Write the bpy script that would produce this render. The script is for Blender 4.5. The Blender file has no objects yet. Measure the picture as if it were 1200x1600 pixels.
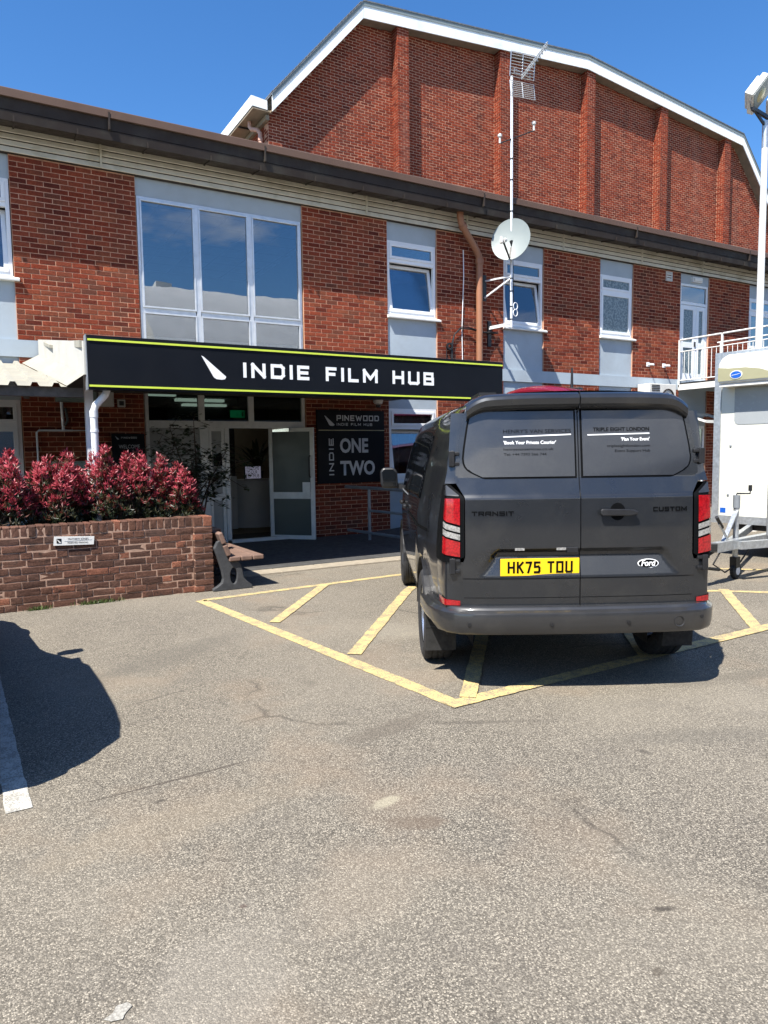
import bpy, bmesh, math, random
from mathutils import Vector, Matrix
random.seed(7)
R = random.Random(11)
C = bpy.context.scene.collection
S = bpy.context.scene

# ------------------------------------------------------------------ camera, sky, sun, exposure
EYE = 1.58
cam_d = bpy.data.cameras.new('camera'); cam = bpy.data.objects.new('camera', cam_d); C.objects.link(cam)
S.camera = cam
cam_d.sensor_fit = 'VERTICAL'; cam_d.sensor_height = 34.6; cam_d.lens = 34.6 * 1110 / 1600
cam_d.clip_start = 0.05; cam_d.clip_end = 800
AZ, PITCH, ROLL = 0.528308, -0.0843591, -0.0132737
_f = Vector((math.sin(AZ) * math.cos(PITCH), math.cos(AZ) * math.cos(PITCH), math.sin(PITCH)))
_r = Vector((math.cos(AZ), -math.sin(AZ), 0)); _u = _r.cross(_f)
_r2 = math.cos(ROLL) * _r + math.sin(ROLL) * _u; _u2 = -math.sin(ROLL) * _r + math.cos(ROLL) * _u
cam.matrix_world = Matrix(((_r2.x, _u2.x, -_f.x, 0), (_r2.y, _u2.y, -_f.y, 0), (_r2.z, _u2.z, -_f.z, EYE), (0, 0, 0, 1)))

SUN = Vector((-1.12, -0.56, 1.80)).normalized()
w = bpy.data.worlds.new('World'); S.world = w; w.use_nodes = True
nt = w.node_tree; nt.nodes.clear()
sky = nt.nodes.new('ShaderNodeTexSky'); sky.sky_type = 'NISHITA'; sky.sun_disc = False
sky.sun_elevation = math.asin(SUN.z); sky.sun_rotation = math.atan2(SUN.x, SUN.y)
sky.altitude = 0; sky.air_density = 1.0; sky.dust_density = 0.3; sky.ozone_density = 2.2
bg = nt.nodes.new('ShaderNodeBackground'); bg.inputs['Strength'].default_value = 0.080
wo = nt.nodes.new('ShaderNodeOutputWorld')
hs = nt.nodes.new('ShaderNodeHueSaturation'); hs.inputs['Saturation'].default_value = 1.25; hs.inputs['Value'].default_value = 1.0
tn = nt.nodes.new('ShaderNodeMix'); tn.data_type = 'RGBA'; tn.blend_type = 'MULTIPLY'; tn.inputs[0].default_value = 1; tn.inputs[7].default_value = (.93, 1.08, 1.24, 1)
nt.links.new(sky.outputs[0], hs.inputs['Color']); nt.links.new(hs.outputs[0], tn.inputs[6]); tc = nt.nodes.new('ShaderNodeTexCoord'); sx = nt.nodes.new('ShaderNodeSeparateXYZ'); nt.links.new(tc.outputs['Generated'], sx.inputs[0])
mp = nt.nodes.new('ShaderNodeMapping'); mp.inputs['Scale'].default_value = (2.2, 2.2, 6.0); nt.links.new(tc.outputs['Generated'], mp.inputs[0])
cn_ = nt.nodes.new('ShaderNodeTexNoise'); cn_.inputs['Scale'].default_value = 1.9; cn_.inputs['Detail'].default_value = 7; cn_.inputs['Roughness'].default_value = .58; nt.links.new(mp.outputs[0], cn_.inputs['Vector'])
def _mr(src, a, b, c, d):
    x = nt.nodes.new('ShaderNodeMapRange'); nt.links.new(src, x.inputs[0])
    for i, v in enumerate((a, b, c, d)): x.inputs[i + 1].default_value = v
    return x.outputs[0]
def _mu(a, b):
    x = nt.nodes.new('ShaderNodeMath'); x.operation = 'MULTIPLY'; nt.links.new(a, x.inputs[0]); nt.links.new(b, x.inputs[1]); return x.outputs[0]
cf_ = _mu(_mr(cn_.outputs['Fac'], .52, .72, 0, .75), _mr(sx.outputs[1], -.05, -.45, 0, 1))
cm = nt.nodes.new('ShaderNodeMix'); cm.data_type = 'RGBA'; nt.links.new(cf_, cm.inputs[0]); nt.links.new(tn.outputs[2], cm.inputs[6]); cm.inputs[7].default_value = (7.5, 7.8, 8.2, 1)
nt.links.new(cm.outputs[2], bg.inputs[0]); nt.links.new(bg.outputs[0], wo.inputs[0])
sl = bpy.data.lights.new('sun', 'SUN'); sl.energy = 5.0; sl.angle = math.radians(0.53); sl.color = (1.0, 0.95, 0.87)
so = bpy.data.objects.new('sun', sl); C.objects.link(so)
so.rotation_euler = (-SUN).to_track_quat('-Z', 'Y').to_euler(); so.location = (-20, -10, 40)
S.view_settings.view_transform = 'Standard'; S.view_settings.look = 'None'
S.view_settings.exposure = 1.1; S.view_settings.gamma = 1.0
try: S.view_settings.use_curve_mapping = False
except Exception: pass
S.render.engine = 'CYCLES'
S.cycles.max_bounces = 7; S.cycles.transparent_max_bounces = 12; S.cycles.caustics_reflective = False; S.cycles.caustics_refractive = False

# ------------------------------------------------------------------ materials
def newmat(name):
    m = bpy.data.materials.new(name); m.use_nodes = True
    n = m.node_tree; n.nodes.clear()
    o = n.nodes.new('ShaderNodeOutputMaterial'); b = n.nodes.new('ShaderNodeBsdfPrincipled')
    n.links.new(b.outputs[0], o.inputs[0])
    return m, n, b, o
def nd(n, t, **k):
    x = n.nodes.new(t)
    for a, v in k.items():
        if a.startswith('_'): x.inputs[int(a[1:])].default_value = v
        else: setattr(x, a, v)
    return x
def ramp(n, stops, interp='LINEAR'):
    x = n.nodes.new('ShaderNodeValToRGB'); x.color_ramp.interpolation = interp
    e = x.color_ramp.elements
    while len(e) > 1: e.remove(e[-1])
    e[0].position = stops[0][0]; e[0].color = (*stops[0][1], 1)
    for p, c in stops[1:]:
        q = e.new(p); q.color = (*c, 1)
    return x
def pos(n): return nd(n, 'ShaderNodeNewGeometry').outputs['Position']
def noise(n, scale, detail=3, rough=.55, vec=None, out='Fac'):
    x = nd(n, 'ShaderNodeTexNoise'); x.inputs['Scale'].default_value = scale; x.inputs['Detail'].default_value = detail
    x.inputs['Roughness'].default_value = rough
    n.links.new(vec if vec is not None else pos(n), x.inputs['Vector'])
    return x.outputs[out]
def mapr(n, src, a, b, c, d):
    x = nd(n, 'ShaderNodeMapRange'); n.links.new(src, x.inputs[0])
    for i, v in enumerate((a, b, c, d)): x.inputs[i + 1].default_value = v
    return x.outputs[0]
def mix(n, fac, a, b, mode='MIX'):
    x = nd(n, 'ShaderNodeMix', data_type='RGBA', blend_type=mode)
    for s, v in ((x.inputs[0], fac), (x.inputs[6], a), (x.inputs[7], b)):
        if isinstance(v, (int, float)): s.default_value = v
        elif isinstance(v, tuple): s.default_value = (*v, 1)
        else: n.links.new(v, s)
    return x.outputs[2]
def math_(n, op, a, b=0.0):
    x = nd(n, 'ShaderNodeMath', operation=op)
    for i, v in enumerate((a, b)):
        if isinstance(v, (int, float)): x.inputs[i].default_value = v
        else: n.links.new(v, x.inputs[i])
    return x.outputs[0]
def bump(n, b, h, strength=.3, dist=.01):
    x = nd(n, 'ShaderNodeBump'); x.inputs['Strength'].default_value = strength; x.inputs['Distance'].default_value = dist
    n.links.new(h, x.inputs['Height']); n.links.new(x.outputs[0], b.inputs['Normal'])
def pm(name, base, rough=.6, metal=0., var=.25, scale=6, bmp=0., bscale=60, coat=0., dirt=None, dscale=3, spec=.5):
    m, n, b, o = newmat(name)
    c = mix(n, mapr(n, noise(n, scale, 4), .3, .7, 0, 1), tuple(x * (1 - var) for x in base), tuple(min(1, x * (1 + var)) for x in base))
    if dirt: c = mix(n, mapr(n, noise(n, dscale, 6, .65), .5, .72, 0, .75), c, dirt)
    n.links.new(c, b.inputs['Base Color'])
    n.links.new(mapr(n, noise(n, scale * 2.3, 3), .3, .7, max(0.02, rough * .8), min(1, rough * 1.2)), b.inputs['Roughness'])
    b.inputs['Metallic'].default_value = metal; b.inputs['Coat Weight'].default_value = coat; b.inputs['Coat Roughness'].default_value = .04
    b.inputs['Specular IOR Level'].default_value = spec
    if bmp: bump(n, b, noise(n, bscale, 4), bmp, .004)
    return m
def pieceval(n):
    g = nd(n, 'ShaderNodeNewGeometry'); i = nd(n, 'ShaderNodeObjectInfo')
    return math_(n, 'FRACT', math_(n, 'ADD', g.outputs['Random Per Island'], math_(n, 'MULTIPLY', i.outputs['Random'], 7.13)))
def brickmat(name, stops, grain=.35, patch=None, bs=.5, gs=55):
    m, n, b, o = newmat(name)
    v = pieceval(n)
    r = ramp(n, stops); n.links.new(v, r.inputs[0]); c = r.outputs[0]
    g = mapr(n, noise(n, gs, 4, .7), .25, .75, 1 - grain, 1 + grain)
    gc = nd(n, 'ShaderNodeCombineColor')
    for i in range(3): n.links.new(g, gc.inputs[i])
    c = mix(n, 1.0, c, gc.outputs[0], 'MULTIPLY')
    if patch: c = mix(n, mapr(n, noise(n, 9, 5, .7), .56, .68, 0, .8), c, patch)
    c = mix(n, mapr(n, noise(n, 1.1, 4, .6), .45, .75, 0, .22), c, (.06, .04, .035))
    mpn = nd(n, 'ShaderNodeMapping'); mpn.inputs['Scale'].default_value = (2.4, 2.4, .28); n.links.new(pos(n), mpn.inputs['Vector'])
    c = mix(n, mapr(n, noise(n, 1.0, 5, .6, vec=mpn.outputs[0]), .48, .74, 0, .38), c, (.055, .032, .026))
    c = mix(n, mapr(n, noise(n, .7, 3, .5, vec=mpn.outputs[0]), .60, .78, 0, .22), c, (.34, .20, .15))
    n.links.new(c, b.inputs['Base Color']); b.inputs['Roughness'].default_value = .95; b.inputs['Specular IOR Level'].default_value = .06
    bump(n, b, noise(n, 85, 5, .7), bs, .006)
    return m
M = {}
M['brick'] = brickmat('rustic_red_brick', [(0, (.10, .022, .015)), (.25, (.185, .038, .020)), (.55, (.24, .055, .029)), (.8, (.205, .058, .031)), (.92, (.13, .046, .030)), (1, (.31, .085, .040))], .45, bs=.8)
M['brick2'] = brickmat('hangar_red_brick', [(0, (.13, .026, .015)), (.4, (.21, .040, .020)), (.8, (.25, .050, .024)), (1, (.16, .042, .025))], .35, gs=30)
M['brickp'] = brickmat('weathered_brown_brick', [(0, (.075, .042, .032)), (.35, (.115, .060, .043)), (.7, (.14, .070, .048)), (.86, (.10, .06, .047)), (.93, (.20, .085, .055)), (1, (.25, .105, .066))], .55, (.035, .028, .024), .55, 70)
M['mortar'] = pm('pale_mortar', (.50, .28, .185), .95, var=.2, scale=25, bmp=.4, bscale=150, spec=.06)
M['mortarp'] = pm('pinkish_mortar', (.38, .25, .185), .95, var=.25, scale=22, bmp=.5, bscale=120, spec=.06)
M['cream'] = pm('cream_painted_board', (.60, .565, .47), .6, var=.08, scale=5, dirt=(.36, .32, .22), dscale=2.2)
M['brown'] = pm('brown_fascia_metal', (.092, .058, .044), .6, var=.08, scale=2, spec=.2)
M['gutter'] = pm('dark_brown_gutter', (.034, .026, .022), .65, var=.15, scale=3, dirt=(.06, .055, .045), dscale=2, spec=.2)
M['greypanel'] = pm('grey_painted_render', (.36, .42, .47), .75, var=.05, scale=2.5, bmp=.12, bscale=35, dirt=(.31, .35, .38), dscale=1.4)
M['upvc'] = pm('white_window_plastic', (.76, .78, .80), .35, var=.03, scale=4)
M['alu'] = pm('silver_window_aluminium', (.62, .64, .66), .38, .55, var=.08, scale=9)
M['alugrey'] = pm('dull_grey_aluminium', (.62, .63, .61), .5, .1, var=.08, scale=9)
M['white'] = pm('white_painted_metal', (.76, .75, .70), .5, var=.04, scale=3, dirt=(.5, .47, .4), dscale=2)
M['vergewhite'] = pm('toned_down_white_board', (.46, .455, .42), .6, var=.05, scale=3, dirt=(.36, .34, .29), dscale=2)  # one even off-white, darker than the other white paints
M['whiteclean'] = pm('bright_white_paint', (.70, .70, .67), .45, var=.02, scale=3)
M['corr'] = pm('cream_roof_sheet', (.31, .298, .25), .6, var=.06, scale=2, dirt=(.42, .39, .3), dscale=3.5)
M['beam'] = pm('weathered_timber_beam', (.075, .068, .058), .8, var=.3, scale=12, bmp=.3)
M['signblack'] = pm('black_sign_panel', (.005, .0065, .010), .5, var=.15, scale=1.5, spec=.15)
M['lime'] = pm('lime_green_strip', (.60, .72, .07), .5, var=.03)
M['letter'] = pm('white_sign_letter', (.84, .85, .86), .5, var=.02)
M['letterg'] = pm('silver_grey_letter', (.46, .48, .50), .45, .1, var=.03)
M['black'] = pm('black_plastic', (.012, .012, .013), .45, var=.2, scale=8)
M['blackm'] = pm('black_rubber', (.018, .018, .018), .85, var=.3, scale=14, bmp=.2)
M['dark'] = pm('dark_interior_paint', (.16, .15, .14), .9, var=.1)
M['ink'] = pm('black_print', (.003, .0034, .004), .7, var=.1, spec=.08)
M['steel'] = pm('galvanised_steel', (.50, .52, .53), .42, .75, var=.18, scale=26, dirt=(.36, .37, .36), dscale=9)
M['greysteel'] = pm('grey_painted_rail', (.23, .25, .27), .4, .2, var=.1)
M['greypole'] = pm('pale_grey_pole', (.72, .74, .76), .4, .1, var=.05)
M['pipe'] = pm('terracotta_downpipe', (.30, .135, .072), .5, var=.08, scale=3)
M['dish'] = pm('grey_dish_paint', (.20, .235, .235), .5, var=.04, scale=3)
M['verge'] = pm('white_verge_board', (.86, .88, .87), .5, var=.02, scale=1.2, dirt=(.55, .60, .63), dscale=.9)
M['roofdark'] = pm('dark_roof_edge', (.11, .12, .13), .7, var=.4, scale=18)
M['soffit'] = pm('brown_soffit_board', (.24, .19, .13), .8, var=.15, scale=5)
M['terr'] = pm('peach_plastic_pipe', (.52, .30, .22), .5, var=.05)
M['slab'] = pm('dark_entrance_slab', (.055, .054, .053), .85, var=.25, scale=7, bmp=.3)
M['kerb'] = pm('buff_concrete_edging', (.29, .25, .19), .9, var=.15, scale=14, bmp=.4, bscale=120)
M['yellowplate'] = pm('yellow_plate', (.85, .53, .01), .4, var=.02)
M['bench'] = pm('brown_recycled_plank', (.17, .105, .078), .75, var=.2, scale=12, bmp=.25)
M['benchleg'] = pm('charcoal_cast_bench_end', (.042, .044, .047), .75, var=.25, scale=16, bmp=.3)
M['soil'] = pm('dark_soil', (.03, .022, .016), .95, var=.4, scale=12, bmp=.8)
M['trailer'] = pm('cream_white_trailer_panel', (.64, .635, .55), .35, var=.02, scale=1.5)
M['gold'] = pm('pale_gold_trim', (.40, .37, .22), .35, .3, var=.04)
M['greywin'] = pm('grey_trailer_window', (.30, .32, .33), .25, var=.03)
M['blue'] = pm('blue_badge', (.01, .09, .42), .3, var=.05)
M['maroon'] = pm('maroon_car_paint', (.16, .008, .02), .25, var=.05, coat=.8)
M['darkcar'] = pm('dark_blue_car_paint', (.02, .024, .035), .25, var=.05, coat=1)
M['tyre'] = pm('tyre_rubber', (.022, .022, .023), .8, var=.3, scale=20, bmp=.2)
M['rim'] = pm('silver_alloy', (.55, .56, .58), .3, .85, var=.06)
M['chrome'] = pm('chrome_trim', (.7, .7, .7), .12, 1, var=.02)
M['desk'] = pm('white_desk_laminate', (.62, .66, .70), .35, var=.03)
M['roomwall'] = pm('beige_room_wall', (.26, .22, .16), .85, var=.06)
M['blind'] = pm('grey_window_blind', (.34, .32, .34), .8, var=.08)
M['curtain'] = pm('beige_curtain', (.42, .37, .33), .9, var=.15, scale=14)
M['bluecloth'] = pm('blue_cloth', (.05, .07, .18), .9, var=.15)
M['stem'] = pm('brown_stem', (.07, .045, .03), .85, var=.3, scale=20)
M['doorgrey'] = pm('grey_door_panel', (.30, .31, .30), .6, var=.05)
M['greencab'] = pm('grey_green_cabinet', (.20, .26, .24), .6, var=.08)
M['paleroof'] = pm('pale_sheet_roof', (.74, .74, .71), .6, var=.08, scale=.7)
M['paleclad'] = pm('grey_shed_cladding', (.30, .31, .31), .7, var=.12, scale=.5)
M['acwhite'] = pm('white_unit_casing', (.62, .61, .57), .5, var=.05)

def paint(name, base, metal, rough):
    m, n, b, o = newmat(name)
    f = nd(n, 'ShaderNodeTexVoronoi'); f.inputs['Scale'].default_value = 900; n.links.new(pos(n), f.inputs['Vector'])
    c = mix(n, mapr(n, f.outputs['Distance'], .1, .7, 0, 1), tuple(x * 1.35 for x in base), tuple(x * .75 for x in base))
    d = mapr(n, noise(n, 3.5, 5, .65), .5, .8, 0, .16)
    c = mix(n, d, c, (.16, .15, .13)); n.links.new(c, b.inputs['Base Color'])
    n.links.new(mapr(n, noise(n, 6, 4), .3, .7, rough * .85, rough * 1.2), b.inputs['Roughness'])
    b.inputs['Metallic'].default_value = metal; b.inputs['Coat Weight'].default_value = .9
    n.links.new(mapr(n, noise(n, 5, 4), .35, .7, .03, .10), b.inputs['Coat Roughness'])
    return m
M['van'] = paint('charcoal_metallic_paint', (.034, .037, .042), .6, .30)
M['vanwrap'] = paint('satin_charcoal_panel', (.046, .050, .058), .6, .40)
M['bumper'] = paint('charcoal_bumper', (.030, .030, .031), .35, .42)
m, n, b, o = newmat('dark_tinted_glass'); b.inputs['Base Color'].default_value = (.006, .007, .008, 1); b.inputs['Roughness'].default_value = .04
n.links.new(mapr(n, noise(n, 4), .3, .7, .03, .07), b.inputs['Roughness']); M['tint'] = m
def lens(name, col, rough=.12):
    m, n, b, o = newmat(name)
    x = nd(n, 'ShaderNodeTexVoronoi'); x.inputs['Scale'].default_value = 75; n.links.new(pos(n), x.inputs['Vector'])
    c = mix(n, mapr(n, x.outputs['Distance'], 0, .9, 0, 1), tuple(min(1, q * 1.25) for q in col), tuple(q * .55 for q in col))
    n.links.new(c, b.inputs['Base Color']); b.inputs['Roughness'].default_value = rough; b.inputs['Coat Weight'].default_value = .8
    return m
M['red'] = lens('red_lamp_lens', (.34, .006, .010)); M['clear'] = lens('clear_lamp_lens', (.30, .295, .28))
def glass(name, tint, refl=1.0, rough=.0, wav=0.0, trans=1.0):
    m, n, b, o = newmat(name); n.nodes.remove(b)
    tr = nd(n, 'ShaderNodeBsdfTransparent'); tr.inputs[0].default_value = (*tint, 1)
    gl = nd(n, 'ShaderNodeBsdfGlossy'); gl.inputs['Color'].default_value = (.95, .97, 1, 1); gl.inputs['Roughness'].default_value = rough
    fr = nd(n, 'ShaderNodeFresnel'); fr.inputs[0].default_value = 1.52
    if wav:
        bp = nd(n, 'ShaderNodeBump'); bp.inputs['Strength'].default_value = wav; bp.inputs['Distance'].default_value = .01
        n.links.new(noise(n, 1.3, 2), bp.inputs['Height']); n.links.new(bp.outputs[0], gl.inputs['Normal'])
    k = math_(n, 'MINIMUM', math_(n, 'ADD', math_(n, 'MULTIPLY', fr.outputs[0], 1.9 * refl), .02), 1.0)
    mx = nd(n, 'ShaderNodeMixShader'); n.links.new(k, mx.inputs[0]); n.links.new(tr.outputs[0], mx.inputs[1]); n.links.new(gl.outputs[0], mx.inputs[2])
    n.links.new(mx.outputs[0], o.inputs[0]); return m
M['glass'] = glass('window_glass', (.60, .64, .66), 2.0, 0, .09)
M['doorglass'] = glass('door_glass', (.30, .36, .34), .55)
def obscured():
    m, n, b, o = newmat('patterned_obscure_glass')
    c = mix(n, mapr(n, noise(n, 26, 2), .4, .6, 0, 1), (.10, .14, .16), (.21, .26, .28)); n.links.new(c, b.inputs['Base Color'])
    b.inputs['Roughness'].default_value = .12; bump(n, b, noise(n, 40, 2), .5, .01); return m
M['obscure'] = obscured()
M['frosted'] = pm('frosted_door_glass', (.055, .068, .064), .35, var=.12, scale=1.5, spec=.35)
TMARKS = [(1.98, 1.53, .055, .018, -.5, (.045, .04, .036), .8), (1.56, 2.68, .10, .04, .2, (.33, .31, .24), .6), (1.58, 2.45, .16, .07, -.5, (.115, .09, .07), .6),
    (.75, 2.30, .014, .012, 0, (.05, .03, .025), .8), (.80, 3.41, .46, .012, .04, (.06, .052, .045), .75), (1.05, 4.68, .30, .012, .28, (.07, .062, .055), .6), (.70, 3.00, .65, .16, .1, (.24, .20, .15), .26), (.68, 3.23, .03, .015, 0, (.05, .045, .04), .7),
    (2.97, 2.43, .025, .05, .3, (.06, .055, .05), .6), (2.55, 3.18, .40, .03, -.5, (.075, .068, .06), .5), (2.02, 3.42, .35, .10, .2, (.10, .088, .075), .5), (1.72, 1.34, .03, .016, .4, (.06, .05, .04), .6), (1.2, 2.2, .35, .22, .5, (.25, .21, .165), .2),
    (1.3, 5.6, .9, .22, .5, (.10, .095, .085), .4), (3.4, 2.4, .6, .12, -.45, (.10, .095, .085), .35), (.5, 1.9, .5, .25, .9, (.24, .225, .20), .35), (3.2, 5.3, .35, .3, 0, (.25, .235, .2), .35), (4.6, 2.9, .9, .10, -.2, (.10, .092, .08), .4)]
def tarmac():
    m, n, b, o = newmat('worn_grey_tarmac'); p = pos(n)
    v = nd(n, 'ShaderNodeTexVoronoi'); v.inputs['Scale'].default_value = 185; v.inputs['Randomness'].default_value = 1; n.links.new(p, v.inputs['Vector'])
    sp = nd(n, 'ShaderNodeSeparateColor'); n.links.new(v.outputs['Color'], sp.inputs[0])
    r = ramp(n, [(0, (.030, .027, .023)), (.25, (.088, .080, .068)), (.58, (.178, .163, .139)), (.82, (.285, .262, .222)), (1, (.44, .405, .34))]); n.links.new(sp.outputs[0], r.inputs[0])
    c = mix(n, mapr(n, v.outputs['Distance'], .35, .75, 0, .7), r.outputs[0], (.05, .047, .043))
    fine = noise(n, 330, 2, .8); c = mix(n, mapr(n, fine, .3, .7, 0, .25), c, (.265, .243, .205))
    gr = mapr(n, noise(n, 90, 4, .75), .32, .68, .66, 1.34); gcc = nd(n, 'ShaderNodeCombineColor')
    for i in range(3): n.links.new(gr, gcc.inputs[i])
    c = mix(n, 1.0, c, gcc.outputs[0], 'MULTIPLY')
    big = noise(n, .55, 5, .6); c = mix(n, mapr(n, big, .42, .68, 0, .42), c, (.235, .215, .18))
    mid = noise(n, 2.6, 6, .7); c = mix(n, mapr(n, mid, .52, .75, 0, .40), c, (.105, .098, .09))
    warm = noise(n, .9, 4, .6, out='Color'); ws = nd(n, 'ShaderNodeSeparateColor'); n.links.new(warm, ws.inputs[0])
    c = mix(n, mapr(n, ws.outputs[1], .55, .72, 0, .35), c, (.24, .185, .135))
    st = noise(n, 1.7, 3, .6, out='Color'); s2 = nd(n, 'ShaderNodeSeparateColor'); n.links.new(st, s2.inputs[0])
    c = mix(n, mapr(n, s2.outputs[2], .68, .76, 0, .55), c, (.075, .068, .06))
    cr = nd(n, 'ShaderNodeTexVoronoi', feature='DISTANCE_TO_EDGE'); cr.inputs['Scale'].default_value = .42
    wp = nd(n, 'ShaderNodeVectorMath', operation='ADD'); n.links.new(p, wp.inputs[0])
    nz = nd(n, 'ShaderNodeTexNoise'); nz.inputs['Scale'].default_value = 2.5; nz.inputs['Detail'].default_value = 6; n.links.new(p, nz.inputs['Vector'])
    sc = nd(n, 'ShaderNodeVectorMath', operation='SCALE'); sc.inputs['Scale'].default_value = .5; n.links.new(nz.outputs['Color'], sc.inputs[0]); n.links.new(sc.outputs[0], wp.inputs[1])
    n.links.new(wp.outputs[0], cr.inputs['Vector'])
    cf = math_(n, 'MULTIPLY', mapr(n, cr.outputs['Distance'], 0, .012, 1, 0), mapr(n, noise(n, .8, 2), .5, .62, 0, .6))
    c = mix(n, cf, c, (.05, .045, .04))
    wob = noise(n, 7, 5, .7)
    for (x, y, rx, ry, rot, col, k) in TMARKS:
        mp = nd(n, 'ShaderNodeMapping', vector_type='TEXTURE'); mp.inputs['Location'].default_value = (x, y, 0); mp.inputs['Rotation'].default_value = (0, 0, rot); mp.inputs['Scale'].default_value = (rx, ry, 1); n.links.new(p, mp.inputs['Vector'])
        ln = nd(n, 'ShaderNodeVectorMath', operation='LENGTH'); n.links.new(mp.outputs[0], ln.inputs[0])
        d_ = math_(n, 'ADD', ln.outputs['Value'], math_(n, 'MULTIPLY', math_(n, 'SUBTRACT', wob, .5), 1.6))
        c = mix(n, mapr(n, d_, .55, 1.1, k, 0), c, col)
    wm_ = mix(n, 1.0, c, (1.14, 1.10, 1.03), 'MULTIPLY'); c = wm_
    n.links.new(c, b.inputs['Base Color']); b.inputs['Roughness'].default_value = .9; b.inputs['Specular IOR Level'].default_value = .2
    bump(n, b, math_(n, 'SUBTRACT', fine, v.outputs['Distance']), .55, .006)
    return m
M['tarmac'] = tarmac()
def roadpaint(name, col, worn):
    m, n, b, o = newmat(name); p = pos(n)
    v = nd(n, 'ShaderNodeTexVoronoi'); v.inputs['Scale'].default_value = 105; n.links.new(p, v.inputs['Vector'])
    c = mix(n, mapr(n, noise(n, 14, 5, .7), .3, .7, 0, 1), tuple(x * .88 for x in col), col)
    f = math_(n, 'ADD', math_(n, 'MULTIPLY', v.outputs['Distance'], .35), math_(n, 'MULTIPLY', noise(n, 9, 6, .75), .8))
    c = mix(n, mapr(n, f, .50, .66, 0, worn), c, (.17, .155, .13))
    n.links.new(c, b.inputs['Base Color']); b.inputs['Roughness'].default_value = .8
    bump(n, b, v.outputs['Distance'], .4, .004); return m
M['yel'] = roadpaint('worn_yellow_road_paint', (.62, .465, .185), .8); M['wht'] = roadpaint('worn_white_road_paint', (.52, .51, .46), .7); M['whtold'] = roadpaint('faded_white_road_paint', (.36, .345, .30), .6)
def leafmat(name, stops, rough=.46, tr=.25):
    m, n, b, o = newmat(name)
    at = nd(n, 'ShaderNodeAttribute', attribute_name='tone'); r = ramp(n, stops); n.links.new(at.outputs['Fac'], r.inputs[0])
    c = mix(n, mapr(n, noise(n, 60, 2), .3, .7, 0, .3), r.outputs[0], tuple(x * .6 for x in stops[0][1]))
    n.links.new(c, b.inputs['Base Color']); b.inputs['Roughness'].default_value = rough
    t = nd(n, 'ShaderNodeBsdfTranslucent'); n.links.new(c, t.inputs[0])
    mx = nd(n, 'ShaderNodeMixShader', _0=tr); n.links.new(b.outputs[0], mx.inputs[1]); n.links.new(t.outputs[0], mx.inputs[2]); n.links.new(mx.outputs[0], o.inputs[0])
    return m
M['photinia'] = leafmat('red_tip_leaf', [(0, (.018, .030, .010)), (.35, (.060, .050, .018)), (.5, (.17, .030, .026)), (.75, (.38, .022, .050)), (1, (.58, .10, .13))])
M['darkleaf'] = leafmat('dark_green_leaf', [(0, (.018, .028, .012)), (1, (.055, .075, .03))])
M['weed'] = leafmat('green_weed', [(0, (.05, .09, .02)), (1, (.13, .17, .05))])
def ceiling():
    m, n, b, o = newmat('tiled_ceiling'); p = pos(n)
    t = nd(n, 'ShaderNodeTexBrick'); t.offset = 0; t.inputs['Scale'].default_value = 1; t.inputs['Brick Width'].default_value = .6; t.inputs['Row Height'].default_value = .6
    t.inputs['Mortar Size'].default_value = .018; t.inputs['Color1'].default_value = (.6, .6, .58, 1); t.inputs['Color2'].default_value = (.57, .57, .55, 1); t.inputs['Mortar'].default_value = (.16, .16, .16, 1)
    n.links.new(p, t.inputs['Vector']); n.links.new(t.outputs[0], b.inputs['Base Color']); b.inputs['Roughness'].default_value = .9; return m
M['ceil'] = ceiling()
m, n, b, o = newmat('exit_sign_face'); b.inputs['Base Color'].default_value = (.01, .25, .09, 1); b.inputs['Emission Color'].default_value = (.02, .5, .2, 1); b.inputs['Emission Strength'].default_value = .25; M['exit'] = m
m, n, b, o = newmat('ceiling_tube'); b.inputs['Base Color'].default_value = (.8, .8, .8, 1); b.inputs['Emission Color'].default_value = (1, .97, .9, 1); b.inputs['Emission Strength'].default_value = .8; M['tube'] = m
m, n, b, o = newmat('lightbox_face'); b.inputs['Base Color'].default_value = (.5, .5, .6, 1); b.inputs['Emission Color'].default_value = (.6, .6, .8, 1); b.inputs['Emission Strength'].default_value = .10; M['lightbox'] = m

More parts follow.
